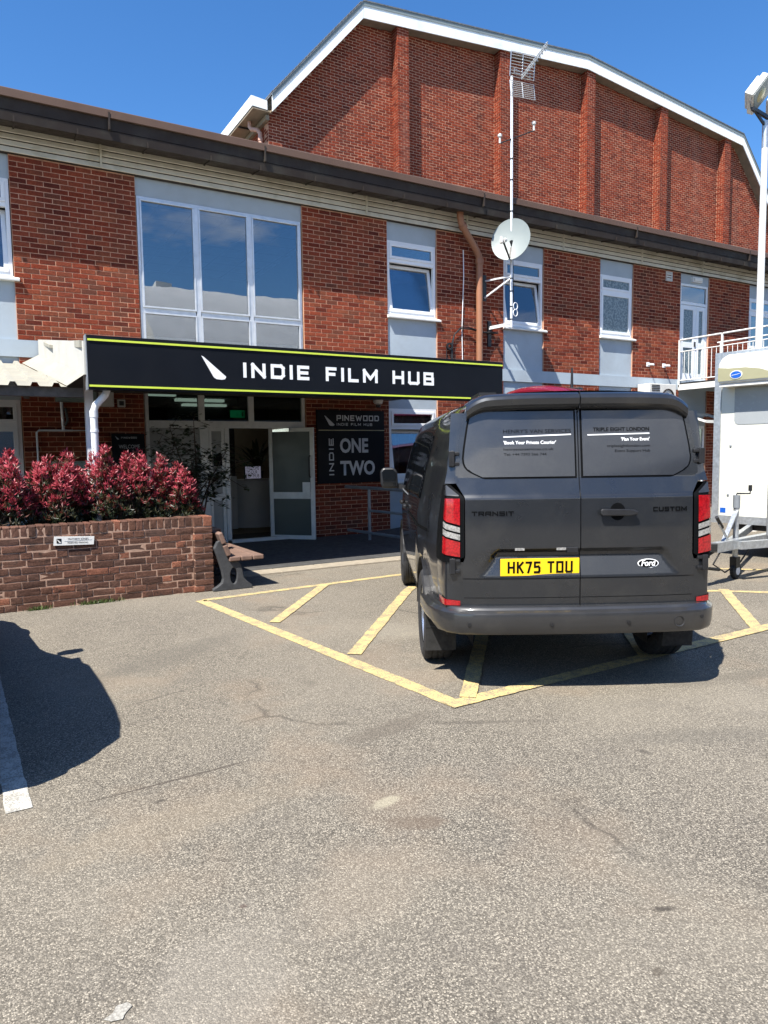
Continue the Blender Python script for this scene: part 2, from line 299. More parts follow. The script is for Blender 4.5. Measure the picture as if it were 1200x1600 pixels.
# ------------------------------------------------------------------ mesh helpers
class MB:
    def __init__(s): s.v = []; s.f = []; s.tone = None
    def face(s, pts):
        i = len(s.v); s.v += [tuple(p) for p in pts]; s.f.append(tuple(range(i, i + len(pts))))
    def box(s, x0, x1, y0, y1, z0, z1):
        i = len(s.v)
        s.v += [(x, y, z) for z in (z0, z1) for y in (y0, y1) for x in (x0, x1)]
        s.f += [tuple(i + k for k in q) for q in ((0, 2, 3, 1), (4, 5, 7, 6), (0, 1, 5, 4), (2, 6, 7, 3), (0, 4, 6, 2), (1, 3, 7, 5))]
    def xbox(s, M_, sx, sy, sz):
        i = len(s.v)
        s.v += [tuple(M_ @ Vector((x * sx / 2, y * sy / 2, z * sz / 2))) for z in (-1, 1) for y in (-1, 1) for x in (-1, 1)]
        s.f += [tuple(i + k for k in q) for q in ((0, 2, 3, 1), (4, 5, 7, 6), (0, 1, 5, 4), (2, 6, 7, 3), (0, 4, 6, 2), (1, 3, 7, 5))]
    def bar(s, a, b, w, h=None, up=(0, 0, 1)):
        a = Vector(a); b = Vector(b); d = b - a; L = d.length; d.normalize(); h = h or w
        up = Vector(up)
        if abs(d.dot(up)) > .98: up = Vector((0, 1, 0))
        x = d.cross(up).normalized(); z = x.cross(d)
        m = Matrix((x, d, z)).transposed().to_4x4(); m.translation = (a + b) / 2
        s.xbox(m, w, L, h)
    def tube(s, pts, r, n=10, caps=True):
        pts = [Vector(p) for p in pts]; base = len(s.v); prev = None
        rs = r if isinstance(r, (list, tuple)) else [r] * len(pts)
        for k, p in enumerate(pts):
            d = (pts[min(k + 1, len(pts) - 1)] - pts[max(k - 1, 0)]).normalized()
            if prev is None:
                up = Vector((0, 0, 1)) if abs(d.z) < .9 else Vector((1, 0, 0))
                x = d.cross(up).normalized()
            else:
                x = (prev - d * prev.dot(d)).normalized()
            prev = x; y = d.cross(x)
            for j in range(n):
                a = 2 * math.pi * j / n
                s.v.append(tuple(p + (x * math.cos(a) + y * math.sin(a)) * rs[k]))
        for k in range(len(pts) - 1):
            for j in range(n):
                a = base + k * n + j; b_ = base + k * n + (j + 1) % n
                s.f.append((a, b_, b_ + n, a + n))
        if caps:
            s.f.append(tuple(base + j for j in reversed(range(n)))); e = base + (len(pts) - 1) * n
            s.f.append(tuple(e + j for j in range(n)))
    def lathe(s, prof, M_=Matrix(), n=24, closed=False):
        base = len(s.v); k = len(prof)
        for j in range(n):
            a = 2 * math.pi * j / n
            for r, h in prof: s.v.append(tuple(M_ @ Vector((r * math.cos(a), r * math.sin(a), h))))
        for j in range(n):
            for i in range(k - 1):
                a = base + j * k + i; b_ = base + ((j + 1) % n) * k + i
                s.f.append((a, b_, b_ + 1, a + 1))
    def grid(s, fn, nu, nv):
        base = len(s.v)
        for i in range(nu + 1):
            for j in range(nv + 1): s.v.append(tuple(fn(i / nu, j / nv)))
        for i in range(nu):
            for j in range(nv):
                a = base + i * (nv + 1) + j; s.f.append((a, a + nv + 1, a + nv + 2, a + 1))
    def prism(s, poly, fn, d0, d1):
        # poly in 2-D, fn(a, b, d) -> 3-D
        i = len(s.v); k = len(poly)
        s.v += [tuple(fn(a, b, d0)) for a, b in poly] + [tuple(fn(a, b, d1)) for a, b in poly]
        s.f.append(tuple(range(i, i + k))); s.f.append(tuple(reversed(range(i + k, i + 2 * k))))
        for j in range(k):
            q = (j + 1) % k; s.f.append((i + j, i + k + j, i + k + q, i + q))
    def mesh(s, name, m, smooth=None):
        me = bpy.data.meshes.new(name); me.from_pydata(s.v, [], s.f)
        if s.tone:
            at = me.attributes.new('tone', 'FLOAT', 'POINT'); at.data.foreach_set('value', s.tone)
        bm = bmesh.new(); bm.from_mesh(me); bmesh.ops.recalc_face_normals(bm, faces=bm.faces)
        if smooth:
            for f in bm.faces: f.smooth = True
            for e in bm.edges:
                if len(e.link_faces) == 2 and e.calc_face_angle(0) > smooth: e.smooth = False
        bm.to_mesh(me); bm.free()
        me.materials.append(m); return me
    def build(s, name, m, parent=None, smooth=None, label=None, kind=None, bev=0):
        o = link(name, s.mesh(name, m, smooth), parent)
        if label: o['label'] = label
        if kind: o['kind'] = kind
        if bev:
            b = o.modifiers.new('bevel', 'BEVEL'); b.width = bev; b.segments = 2; b.limit_method = 'ANGLE'
        return o
ROOT = {}
def link(name, me, parent=None):
    o = bpy.data.objects.new(name, me); C.objects.link(o)
    if parent is not None:
        o.parent = parent
        if parent in ROOT: o.matrix_parent_inverse = ROOT[parent]
    return o
def thing(name, label, cat, loc=(0, 0, 0), rz=None, group=None):
    # rz given: children are in the thing's own frame; otherwise children are given in world coordinates
    o = bpy.data.objects.new(name, None); C.objects.link(o); o.empty_display_size = .2
    o.location = loc
    if rz is not None: o.rotation_euler = (0, 0, rz)
    else: ROOT[o] = Matrix.Translation(Vector(loc)).inverted()
    tag(o, label, cat, group); return o
def tag(o, label, cat, group=None):
    o['label'] = label; o['category'] = cat
    if group: o['group'] = group
    return o
def struct(o): o['kind'] = 'structure'; return o
def copyobj(o, parent, name=None):
    c = o.copy(); C.objects.link(c); c.parent = parent
    return c
def copy_tree(o, parent=None):
    c = o.copy(); C.objects.link(c)
    if parent is not None: c.parent = parent
    for ch in list(o.children): copy_tree(ch, c)
    return c

# lettering: square stroke alphabet and the built-in font
SQ = {'I': (.18, [[(.5, 0), (.5, 1)]]), 'N': (.95, [[(0, 0), (0, 1)], [(0, 1), (1, 0)], [(1, 0), (1, 1)]]),
 'D': (.95, [[(0, 0), (0, 1)], [(0, 1), (.8, 1)], [(.8, 1), (1, .82)], [(1, .82), (1, .18)], [(1, .18), (.8, 0)], [(.8, 0), (0, 0)]]),
 'E': (.85, [[(0, 0), (0, 1)], [(0, 1), (1, 1)], [(0, .5), (.9, .5)], [(0, 0), (1, 0)]]), 'F': (.8, [[(0, 0), (0, 1)], [(0, 1), (1, 1)], [(0, .5), (.85, .5)]]),
 'L': (.8, [[(0, 1), (0, 0)], [(0, 0), (1, 0)]]), 'M': (1.15, [[(0, 0), (0, 1)], [(0, 1), (.5, .25)], [(.5, .25), (1, 1)], [(1, 1), (1, 0)]]),
 'H': (.95, [[(0, 0), (0, 1)], [(1, 0), (1, 1)], [(0, .5), (1, .5)]]), 'U': (.95, [[(0, 1), (0, .1)], [(0, .1), (.12, 0)], [(.12, 0), (.88, 0)], [(.88, 0), (1, .1)], [(1, .1), (1, 1)]]),
 'B': (.9, [[(0, 0), (0, 1)], [(0, 1), (.95, 1)], [(.95, 1), (.95, .5)], [(0, .5), (1, .5)], [(1, .5), (1, 0)], [(1, 0), (0, 0)]]),
 'P': (.9, [[(0, 0), (0, 1)], [(0, 1), (1, 1)], [(1, 1), (1, .42)], [(1, .42), (0, .42)]]), 'W': (1.3, [[(0, 1), (.25, 0)], [(.25, 0), (.5, .8)], [(.5, .8), (.75, 0)], [(.75, 0), (1, 1)]]),
 'O': (.95, [[(0, 0), (0, 1)], [(0, 1), (1, 1)], [(1, 1), (1, 0)], [(1, 0), (0, 0)]]), 'T': (.9, [[(0, 1), (1, 1)], [(.5, 1), (.5, 0)]]),
 'R': (.9, [[(0, 0), (0, 1)], [(0, 1), (1, 1)], [(1, 1), (1, .42)], [(1, .42), (0, .42)], [(.55, .42), (1, 0)]]), 'A': (.95, [[(0, 0), (0, .8)], [(0, .8), (.2, 1)], [(.2, 1), (1, 1)], [(1, 1), (1, 0)], [(0, .4), (1, .4)]]),
 'S': (.9, [[(1, 1), (0, 1)], [(0, 1), (0, .5)], [(0, .5), (1, .5)], [(1, .5), (1, 0)], [(1, 0), (0, 0)]]), 'C': (.9, [[(1, 1), (0, 1)], [(0, 1), (0, 0)], [(0, 0), (1, 0)]]),
 'K': (.9, [[(0, 0), (0, 1)], [(.05, .45), (1, 1)], [(.3, .6), (1, 0)]]), '7': (.85, [[(0, 1), (1, 1)], [(1, 1), (.4, 0)]]),
 '5': (.85, [[(1, 1), (0, 1)], [(0, 1), (0, .55)], [(0, .55), (.8, .58)], [(.8, .58), (1, .45)], [(1, .45), (1, .12)], [(1, .12), (.85, 0)], [(.85, 0), (0, 0)]])}
def strokes(mb, text, fn, x0, x1, h, t, gap=.42, space=.7):
    # fn(a, b, d) maps letter plane to 3-D; text fills x0..x1, height h, stroke t
    tot = sum((SQ[c][0] + gap if c != ' ' else space) for c in text) - gap
    k = (x1 - x0) / tot; x = x0; d = 0
    for c in text:
        if c == ' ': x += space * k; continue
        wd, st = SQ[c]; wd *= k
        for a, b in st:
            ax, ay = x + t / 2 + a[0] * (wd - t if wd > t else 0), t / 2 + a[1] * (h - t); bx, by = x + t / 2 + b[0] * (wd - t if wd > t else 0), t / 2 + b[1] * (h - t)
            L = math.hypot(bx - ax, by - ay); ex, ey = (bx - ax) / L * t / 2, (by - ay) / L * t / 2; nx, ny = -ey, ex
            e = .98
            d += .00012
            mb.face([fn(ax - ex * e + nx, ay - ey * e + ny, d), fn(ax - ex * e - nx, ay - ey * e - ny, d), fn(bx + ex * e - nx, by + ey * e - ny, d), fn(bx + ex * e + nx, by + ey * e + ny, d)])
        x += wd + gap * k
def fonttext(name, text, size, mat, parent, M_, width=None, bold=0., shear=0., align='LEFT', extr=0., label=None):
    cu = bpy.data.curves.new(name, 'FONT'); cu.body = text; cu.size = size; cu.offset = bold; cu.shear = shear; cu.extrude = extr; cu.align_x = align; cu.resolution_u = 3
    t = bpy.data.objects.new(name, cu); C.objects.link(t)
    bpy.context.view_layer.update()
    me = bpy.data.meshes.new_from_object(t.evaluated_get(bpy.context.evaluated_depsgraph_get()))
    C.objects.unlink(t); bpy.data.objects.remove(t); bpy.data.curves.remove(cu)
    xs = [v.co.x for v in me.vertices]
    if width and xs:
        k = width / (max(xs) - min(xs)); x0 = min(xs) if align == 'LEFT' else (max(xs) if align == 'RIGHT' else (max(xs) + min(xs)) / 2)
        for v in me.vertices: v.co.x = (v.co.x - x0) * k
    me.transform(M_); me.materials.clear(); me.materials.append(mat); me.name = name
    o = link(name, me, parent)
    if label: o['label'] = label
    return o
def onto(o, f):
    for v in o.data.vertices: v.co = f(v.co)
    return o
def facing(x, y, z):       # lettering plane looking towards -Y
    return Matrix(((1, 0, 0, x), (0, 0, -1, y), (0, 1, 0, z), (0, 0, 0, 1)))

# bricks: chamfered block, front towards -Y, origin at centre of its front
BM = {}
def brickmesh(wd, ht, mat, dp=.013, ch=.005):
    k = (round(wd, 3), round(ht, 3), mat.name, dp)
    if k in BM: return BM[k]
    a, b = wd / 2, ht / 2
    v = [(-a, dp, -b), (a, dp, -b), (a, dp, b), (-a, dp, b), (-a, ch, -b), (a, ch, -b), (a, ch, b), (-a, ch, b),
         (-a + ch, 0, -b + ch), (a - ch, 0, -b + ch), (a - ch, 0, b - ch), (-a + ch, 0, b - ch)]
    f = [(8, 9, 10, 11)]
    for i in range(4):
        j = (i + 1) % 4; f += [(i, j, 4 + j, 4 + i), (4 + i, 4 + j, 8 + j, 8 + i)]
    me = bpy.data.meshes.new('brick'); me.from_pydata(v, [], f); me.materials.append(mat); me.update(); BM[k] = me; return me
def courses(x0, x1, z0, z1, L=.225, Hc=.075, jt=.010, keep=None, bond='stretcher', ph=0):
    out = []; n = int(math.floor(z0 / Hc)); z = n * Hc
    while z < z1 - .004:
        a, b = max(z, z0), min(z + Hc, z1)
        if b - a > .03:
            x = x0; k = 0
            if bond == 'stretcher': seq = [L]; first = L if (n + ph) % 2 else L / 2
            else: seq = [L, L / 2] if n % 2 else [L / 2, L]; first = None
            while x < x1 - .02:
                ln = first if (k == 0 and first) else seq[k % len(seq)]
                e = min(x + ln, x1)
                if x1 - e < .03: e = x1
                cx, cz = (x + e) / 2, (a + b) / 2
                if e - x > .03 and (keep is None or keep(cx, cz)):
                    out.append((cx, cz, e - x - jt, b - a - jt))
                x = e; k += 1
        z += Hc; n += 1
    return out
def bake_bricks(mb, blist, M_, rnd, ch=.005, dp=.013):
    for cx, cz, wd, ht in blist:
        y = rnd.uniform(-.003, .001); a, b = wd / 2 + rnd.uniform(-.0012, .0012), ht / 2; i = len(mb.v)
        for px, py, pz in ((-a, dp, -b), (a, dp, -b), (a, dp, b), (-a, dp, b), (-a, ch, -b), (a, ch, -b), (a, ch, b), (-a, ch, b), (-a + ch, 0, -b + ch), (a - ch, 0, -b + ch), (a - ch, 0, b - ch), (-a + ch, 0, b - ch)):
            q = M_ @ Vector((cx + px, y + py, cz + pz)); mb.v.append((q.x, q.y, q.z))
        mb.f.append((i + 8, i + 9, i + 10, i + 11))
        for s in range(4):
            j = (s + 1) % 4; mb.f += [(i + s, i + j, i + 4 + j, i + 4 + s), (i + 4 + s, i + 4 + j, i + 8 + j, i + 8 + s)]
def raw(mb, name, mat, parent):   # build without recalculating normals (big brick fields)
    me = bpy.data.meshes.new(name); me.from_pydata(mb.v, [], mb.f); me.materials.append(mat); me.update()
    return link(name, me, parent)
def brick_parts(blist, y, mat, parent, rnd, M_=None):
    for cx, cz, wd, ht in blist:
        o = link('brick', brickmesh(wd, ht, mat), parent)
        p = Vector((cx, y + rnd.uniform(-.003, .001), cz))
        o.location = p
        if M_ is not None: o.location = M_ @ p; o.rotation_euler = M_.to_euler()
# ------------------------------------------------------------------ ground
def sheet(name, poly, z, mat, th=None):
    mb = MB(); mb.face([(x, y, z) for x, y in poly]); return struct(mb.build(name, mat))
g = MB(); g.grid(lambda a, b: (-150 + 300 * a, -150 + 300 * b, 0), 12, 12); struct(g.build('tarmac_ground', M['tarmac']))
def line(name, a, b, w, mat, z=.004, seed=1):
    a = Vector((*a, 0)); b = Vector((*b, 0)); d = (b - a); L = d.length; d.normalize(); nrm = Vector((-d.y, d.x, 0)); rr = random.Random(seed)
    n = max(6, int(L / .06)); mb = MB(); P = []
    for i in range(n + 1):
        c = a + d * (L * i / n); e1 = w / 2 + rr.uniform(-.004, .004); e2 = w / 2 + rr.uniform(-.004, .004)
        P.append((c + nrm * e1, c - nrm * e2))
    for i in range(n):
        mb.face([(q.x, q.y, z) for q in (P[i][1], P[i + 1][1], P[i + 1][0], P[i][0])])
    return struct(mb.build(name, mat))
for i, (a, b, w, z) in enumerate([((2.10, 7.56), (2.56, 3.50), .12, .004), ((2.50, 3.52), (6.1, 3.60), .12, .008), ((2.12, 7.56), (4.72, 7.72), .105, .004), ((4.72, 7.72), (8.4, 7.4), .105, .0036),
        ((2.40, 6.17), (3.62, 7.63), .11, .0075), ((2.53, 4.83), (4.22, 6.74), .11, .0075), ((4.22, 6.74), (5.3, 7.75), .11, .0075), ((2.68, 3.56), (4.4, 5.5), .11, .012), ((4.35, 3.55), (5.35, 4.75), .11, .012),
        ((5.84, 3.60), (7.2, 4.85), .11, .0075), ((6.1, 3.6), (9.2, 3.6), .12, .0045), ((6.7, 5.15), (8.0, 4.0), .1, .004), ((8.2, 5.95), (9.2, 4.9), .1, .004)]):
    line('yellow_marking', a, b, w, M['yel'], z, i)
line('white_marking', (.02, 7.9), (.115, 3.47), .105, M['wht'], .004, 40)
mb = MB(); mb.face([(.245, 2.018, .004), (.262, 2.0, .004), (.292, 1.992, .004), (.300, 2.008, .004), (.325, 2.03, .004), (.316, 2.05, .004), (.285, 2.052, .004), (.272, 2.03, .004)]); struct(mb.build('white_marking', M['whtold']))
# entrance slab with buff edging
mb = MB(); mb.box(2.43, 9.6, 9.02, 11.90, -.02, .028); struct(mb.build('entrance_slab', M['slab'], bev=.004))
E1, E2 = Vector((2.9, 8.62)), Vector((9.2, 9.02)); rr = random.Random(4)
for k in range(11):
    x0 = 2.9 + k * .6; mb = MB(); mb.box(x0, x0 + .592, 8.70, 9.012, -.03, .022 + rr.uniform(0, .003)); struct(mb.build('edging_stone', M['kerb'], bev=.006))

# ------------------------------------------------------------------ front building
FY = 11.9
B = thing('brick_building', 'two storey red brick building with cream boarding under brown eaves and grey window bays', 'building', (8.5, FY, 0))
piers = [(-2.1, -.4), (.74, 2.5), (5.34, 7.09), (8.23, 9.93), (11.06, 12.79), (13.9, 15.62), (16.75, 18.46), (19.6, 21.3), (22.44, 24.1)]
for a, b in piers:
    for z0, z1 in ((3.30, 5.94), (0, 3.05)): wm = MB(); wm.box(a, b, FY + .0045, FY + .11, z0, z1); wm.build('wall', M['mortar'], B)
up, lo = [], []
for i, (a, b) in enumerate(piers):
    up.append(courses(a, b, 3.30, 5.94, ph=i)); lo.append(courses(a, b, 0, 3.05, ph=i))
ind = up[1] + [q for q in up[2] if q[1] > 5.2 and q[0] < 6.4][:300 - len(up[1])]
ind = ind[:300]; ids = set(ind)
rb = random.Random(3)
brick_parts(ind, FY, M['brick'], B, rb)
bb = MB(); bake_bricks(bb, [q for L in up + lo for q in L if q not in ids], Matrix.Translation((0, FY, 0)), rb)
o = raw(bb, 'brick_courses', M['brick'], B); o['kind'] = 'stuff'
# wall pieces behind panels, floor slabs, roof
mb = MB(); mb.box(-3.2, 24.1, FY - .006, FY + .10, 3.05, 3.30); mb.build('concrete_band', M['greypanel'], B)
mb = MB(); mb.box(-3.2, 24.1, FY - .095, 17.6, 6.45, 6.56); mb.build('flat_roof', M['roofdark'], B)
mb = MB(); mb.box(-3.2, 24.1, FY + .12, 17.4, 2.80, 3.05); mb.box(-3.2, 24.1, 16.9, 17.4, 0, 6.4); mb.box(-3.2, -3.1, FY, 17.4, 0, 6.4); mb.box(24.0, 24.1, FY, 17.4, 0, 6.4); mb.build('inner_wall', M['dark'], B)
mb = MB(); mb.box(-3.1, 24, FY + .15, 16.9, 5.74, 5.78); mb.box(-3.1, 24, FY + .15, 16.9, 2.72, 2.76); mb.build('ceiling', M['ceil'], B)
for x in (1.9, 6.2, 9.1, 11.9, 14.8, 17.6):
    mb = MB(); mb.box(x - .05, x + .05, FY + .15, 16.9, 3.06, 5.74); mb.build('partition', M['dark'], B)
for x in (1.6, 6.3): mb = MB(); mb.box(x, x + .1, FY + .12, 16.9, .03, 2.72); mb.build('partition', M['roomwall'], B)
# cream cladding boards with joints
joints = [-1.3, 2.0, 6.62, 8.93, 11.56, 14.1, 16.35, 18.9, 21.4, 24.1]; x0 = -3.2; rc = random.Random(9)
for jx in joints:
    for k in range(4):
        z = 5.945 + k * .0905
        mb = MB(); mb.prism([(-.075, z), (-.078, z + .006), (-.064, z + .072), (0, z + .072), (0, z)], lambda a, b, d: (d, FY + a, b), x0 + .004, jx - .004)
        mb.build('cladding_board', M['cream'], B)
    mb = MB(); mb.box(jx - .014, jx + .014, FY - .088, FY - .05, 5.95, 6.29); mb.build('joint_cover', M['cream'], B)
    x0 = jx
mb = MB(); mb.box(-3.2, 24.1, FY - .055, FY + .1, 5.94, 6.42); mb.build('cladding_backing', M['gutter'], B)
# eaves: lit brown capping, recessed dark band, box gutter with underside
mb = MB(); mb.prism([(-.60, 6.485), (-.59, 6.595), (-.56, 6.615), (-.1, 6.64), (-.1, 6.50)], lambda a, b, d: (d, FY + a, b), -3.2, 24.1); mb.build('eaves_capping', M['brown'], B)
mb = MB(); mb.prism([(-.54, 6.33), (-.555, 6.492), (-.1, 6.492), (-.1, 6.33)], lambda a, b, d: (d, FY + a, b), -3.2, 24.1); mb.build('eaves_band', M['gutter'], B)
mb = MB(); mb.prism([(-.525, 6.195), (-.545, 6.318), (-.52, 6.332), (-.1, 6.332), (-.1, 6.28)], lambda a, b, d: (d, FY + a, b), -3.2, 24.1); mb.build('box_gutter', M['gutter'], B)
for k in range(27):
    x = -2.0 + k * .92 + rc.uniform(-.06, .06); mb = MB(); mb.bar((x, FY - .54, 6.185), (x + .02, FY - .09, 6.268), .025, .012); mb.bar((x, FY - .548, 6.185), (x, FY - .552, 6.26), .02, .012); mb.build('gutter_bracket', M['gutter'], B)
for x in (2.05, 4.45, 8.95, 13.3, 17.5):
    mb = MB(); mb.box(x - .012, x + .012, FY - .606, FY - .54, 6.32, 6.56); mb.build('capping_joint', M['gutter'], B)

def frame(mb, x0, x1, z0, z1, y, w, d):
    mb.box(x0, x1, y, y + d, z1 - w, z1); mb.box(x0, x1, y, y + d, z0, z0 + w)
    mb.box(x0, x0 + w, y, y + d, z0 + w, z1 - w); mb.box(x1 - w, x1, y, y + d, z0 + w, z1 - w)
def pane(x0, x1, z0, z1, y, m, parent, name='pane', th=.008):
    mb = MB(); mb.box(x0, x1, y, y + th, z0, z1); return mb.build(name, m, parent)
def panel(name, a, b, z0, z1, y=FY + .035, m='greypanel', parent=None):
    mb = MB(); mb.box(a, b, y, y + .08, z0, z1); return mb.build(name, M[m], parent or B)
def small_window(a, b, mode, zb=4.14):
    zt, ztr, zs = zb + 1.46, zb + 1.10, zb + .075
    y = FY + .035
    mb = MB(); frame(mb, a + .012, b - .012, zs, zt, y, .055, .07); mb.box(a + .067, b - .067, y, y + .07, ztr - .045, ztr + .025)
    W = mb.build('window', M['upvc'], B, bev=.004)
    mb = MB(); frame(mb, a + .067, b - .067, ztr + .025, zt - .055, y - .014, .05, .05); s = mb.build('top_sash', M['upvc'], W, bev=.004)
    pane(a + .115, b - .115, ztr + .074, zt - .104, y + .01, M['obscure'] if mode == 'obscure' else M['glass'], W)
    x0, x1, z0, z1 = a + .067, b - .067, zs + .055, ztr - .045
    mb = MB(); frame(mb, x0, x1, z0, z1, y - .014, .062, .055)
    gp = MB(); gp.box(x0 + .06, x1 - .06, y + .012, y + .02, z0 + .06, z1 - .06)
    if mode in ('open', 'ajar'):
        Rm = Matrix.Translation((0, y, z0)) @ Matrix.Rotation(math.radians(-9), 4, 'X') @ Matrix.Translation((0, -y, -z0))
        mb.v = [tuple(Rm @ Vector(v)) for v in mb.v]; gp.v = [tuple(Rm @ Vector(v)) for v in gp.v]
    mb.build('opening_sash', M['upvc'], W, bev=.004); gp.build('pane', M['obscure'] if mode == 'obscure' else M['glass'], W)
    mb = MB(); mb.prism([(-.06, zb), (-.062, zb + .03), (.04, zs), (.04, zb)], lambda p, q, d: (d, FY + p, q), a - .015, b + .015 + .05); mb.build('sill', M['whiteclean'], W, bev=.003)
    if mode == 'open':
        hh = z1 - z0
        for k in range(5):
            mb = MB(); mb.box(a + .1, b - .1, y + .22, y + .225, z1 - .07 - k * .062, z1 - .02 - k * .062); mb.build('blind', M['blind'], W)
        for k in range(3):
            mb = MB(); mb.box(a + .1, b - .1, y + .1, y + .105, ztr + .08 + k * .07, ztr + .135 + k * .07); mb.build('blind', M['blind'], W)
    elif mode in ('curtain', 'ajar'):
        for q in range(2):
            mb = MB(); mb.grid(lambda s, t, q=q: (a + .1 + s * .28 + q * .55 + .03 * math.sin(t * 3), y + .26 + .03 * math.sin(s * 28), z0 + t * (z1 - z0)), 28, 4); mb.build('curtain', M['curtain'], W, smooth=3)
    return W
bays = [(-.40, .74, 'open'), (7.09, 8.23, 'open'), (9.93, 11.06, 'open'), (12.79, 13.90, 'obscure'), (18.46, 19.6, 'curtain'), (21.3, 22.44, 'open')]
for a, b, mode in bays:
    panel('head_panel', a, b, 5.60, 5.94); panel('spandrel_panel', a, b, 2.62, 4.14); small_window(a, b, mode)
# ground-floor windows
for a, b, mode in [(-.40, .74, 'open'), (7.09, 8.23, 'ajar'), (9.93, 11.06, 'plain'), (12.79, 13.9, 'plain')]:
    if a < 0 or a == 7.09:
        small_window(a, b, mode if mode == 'ajar' else 'plain', zb=.96)
        panel('head_panel', a, b, 2.42, 2.62)
    else:
        small_window(a, b, 'plain', zb=.96); panel('head_panel', a, b, 2.42, 2.62)
    panel('spandrel_panel', a, b, 0, .96)
for a, b in ((15.62, 16.75), (18.46, 19.6), (21.3, 22.44)): panel('spandrel_panel', a, b, 0 if a > 16 else 2.15, 3.05)
panel('head_panel', -3.2, -2.1, 0, 5.94)
mb = MB(); mb.box(7.2, 8.1, FY + .4, FY + .42, 1.3, 1.62); mb.build('folded_cloth', M['bluecloth'], B)
# big three-bay aluminium window
panel('head_panel', 2.5, 5.34, 5.66, 5.94)
W = MB(); y = FY + .03
frame(W, 2.515, 5.325, 3.30, 5.66, y, .045, .08)
cols = [2.515, 3.455, 4.375, 5.325]
for x in cols[1:3]: W.box(x - .035, x + .035, y - .012, y + .08, 3.345, 5.615)
for i in range(3): W.box(cols[i] + .045, cols[i + 1] - .045, y + .003, y + .078, 3.865, 3.935)
W = W.build('window', M['alu'], B, bev=.004)
for i in range(3):
    for z0, z1 in ((3.345, 3.865), (3.935, 5.615)):
        x0, x1 = cols[i] + (.045 if i == 0 else .035), cols[i + 1] - (.045 if i == 2 else .035)
        mb = MB(); frame(mb, x0, x1, z0, z1, y - .022, .026, .04); mb.build('glazing_bead', M['alu'], W, bev=.003)
        pane(x0 + .02, x1 - .02, z0 + .02, z1 - .02, y + .012, M['glass'], W)
mb = MB(); mb.box(2.55, 5.3, FY + .25, FY + .28, 3.10, 3.52); mb.build('inner_sill', M['upvc'], W)
mb = MB(); mb.box(2.55, 5.3, FY + .12, FY + .125, 3.40, 3.43); mb.build('guard_rail', M['greysteel'], W)
# upstairs white door with light above
y = FY + .035
panel('head_panel', 15.62, 16.75, 5.70, 5.94)
mb = MB(); frame(mb, 15.64, 16.73, 3.30, 5.70, y, .055, .07); mb.box(15.695, 16.675, y, y + .07, 5.19, 5.26); D = mb.build('door', M['upvc'], B, bev=.004)
mb = MB(); 
for x0, x1 in ((15.70, 16.29), (16.30, 16.67)):
    frame(mb, x0, x1, 3.36, 5.18, y + .008, .11, .045); mb.box(x0 + .11, x1 - .11, y + .008, y + .053, 4.12, 4.26)
mb.build('door_leaf', M['upvc'], D, bev=.004)
for x0, x1 in ((15.81, 16.18), (16.41, 16.56)):
    for z0, z1 in ((3.47, 4.12), (4.26, 5.07)): pane(x0, x1, z0, z1, y + .03, M['obscure'], D)
pane(15.69, 16.68, 5.26, 5.645, y + .03, M['glass'], D)
mb = MB(); mb.box(16.23, 16.25, y - .03, y + .01, 4.16, 4.28); mb.build('handle', M['black'], D)
# lower right: porch door under the landing
mb = MB(); frame(mb, 15.64, 16.73, .03, 2.15, y, .07, .06); D = mb.build('door', M['upvc'], B, bev=.004); pane(15.71, 16.66, .1, 2.08, y + .02, M['glass'], D)
# entrance screen (aluminium) and doors
y = FY + .02
E_ = MB(); frame(E_, 2.515, 5.325, .03, 3.05, y, .06, .09)
for x in (3.44, 4.31): E_.box(x - .05, x + .05, y, y + .09, 2.14, 2.99)
E_.box(2.575, 5.265, y - .004, y + .09, 2.02, 2.14); E_.box(3.40, 3.54, y, y + .09, .03, 2.02); E_.box(3.82, 3.90, y, y + .09, .03, 2.02)
E_.box(2.575, 3.40, y, y + .09, .78, .86)
SC = E_.build('entrance_screen', M['alugrey'], B, bev=.004)
for i, (a, b) in enumerate(((2.575, 3.39), (3.49, 4.26), (4.36, 5.265))): pane(a, b, 2.14, 2.99, y + .04, M['doorglass'], SC)
mb = MB(); mb.box(2.575, 3.40, y + .03, y + .05, .09, .78); mb.box(2.575, 3.40, y + .03, y + .05, .86, 2.02); mb.build('infill_panel', M['doorgrey'], SC)
mb = MB(); frame(mb, 3.545, 3.815, .04, 2.02, y + .01, .05, .05); mb.box(3.595, 3.765, y + .01, y + .06, .78, .90); mb.build('door_leaf', M['alugrey'], SC, bev=.003)
mb = MB(); mb.box(3.595, 3.765, y + .03, y + .045, .09, .78); mb.box(3.595, 3.765, y + .03, y + .045, .90, 1.97); mb.build('infill_panel', M['doorgrey'], SC)
mb = MB(); mb.box(3.62, 3.76, y - .012, y + .008, 1.38, 1.58); mb.build('door_notice', M['ink'], SC)
DL = Matrix.Translation((4.73, 12.20, 0)) @ Matrix.Rotation(math.atan2(11.56 - 12.20, 5.33 - 4.73), 4, 'Z')
def tr(mb): mb.v = [tuple(DL @ Vector(v)) for v in mb.v]; return mb
mb = MB(); frame(mb, 0, .87, .03, 2.03, -.025, .07, .05); mb.box(.07, .80, -.025, .025, .76, .88); od = tr(mb).build('open_door', M['alugrey'], SC, bev=.003)
mb = MB(); mb.box(.07, .80, -.006, .006, .10, .76); tr(mb).build('door_pane', M['frosted'], SC); mb = MB(); mb.box(.07, .80, -.006, .006, .88, 1.96); tr(mb).build('door_pane', M['frosted'], SC)
mb = MB(); mb.box(.66, .80, -.055, -.03, .78, 1.06); tr(mb).build('door_plate', M['alugrey'], SC)
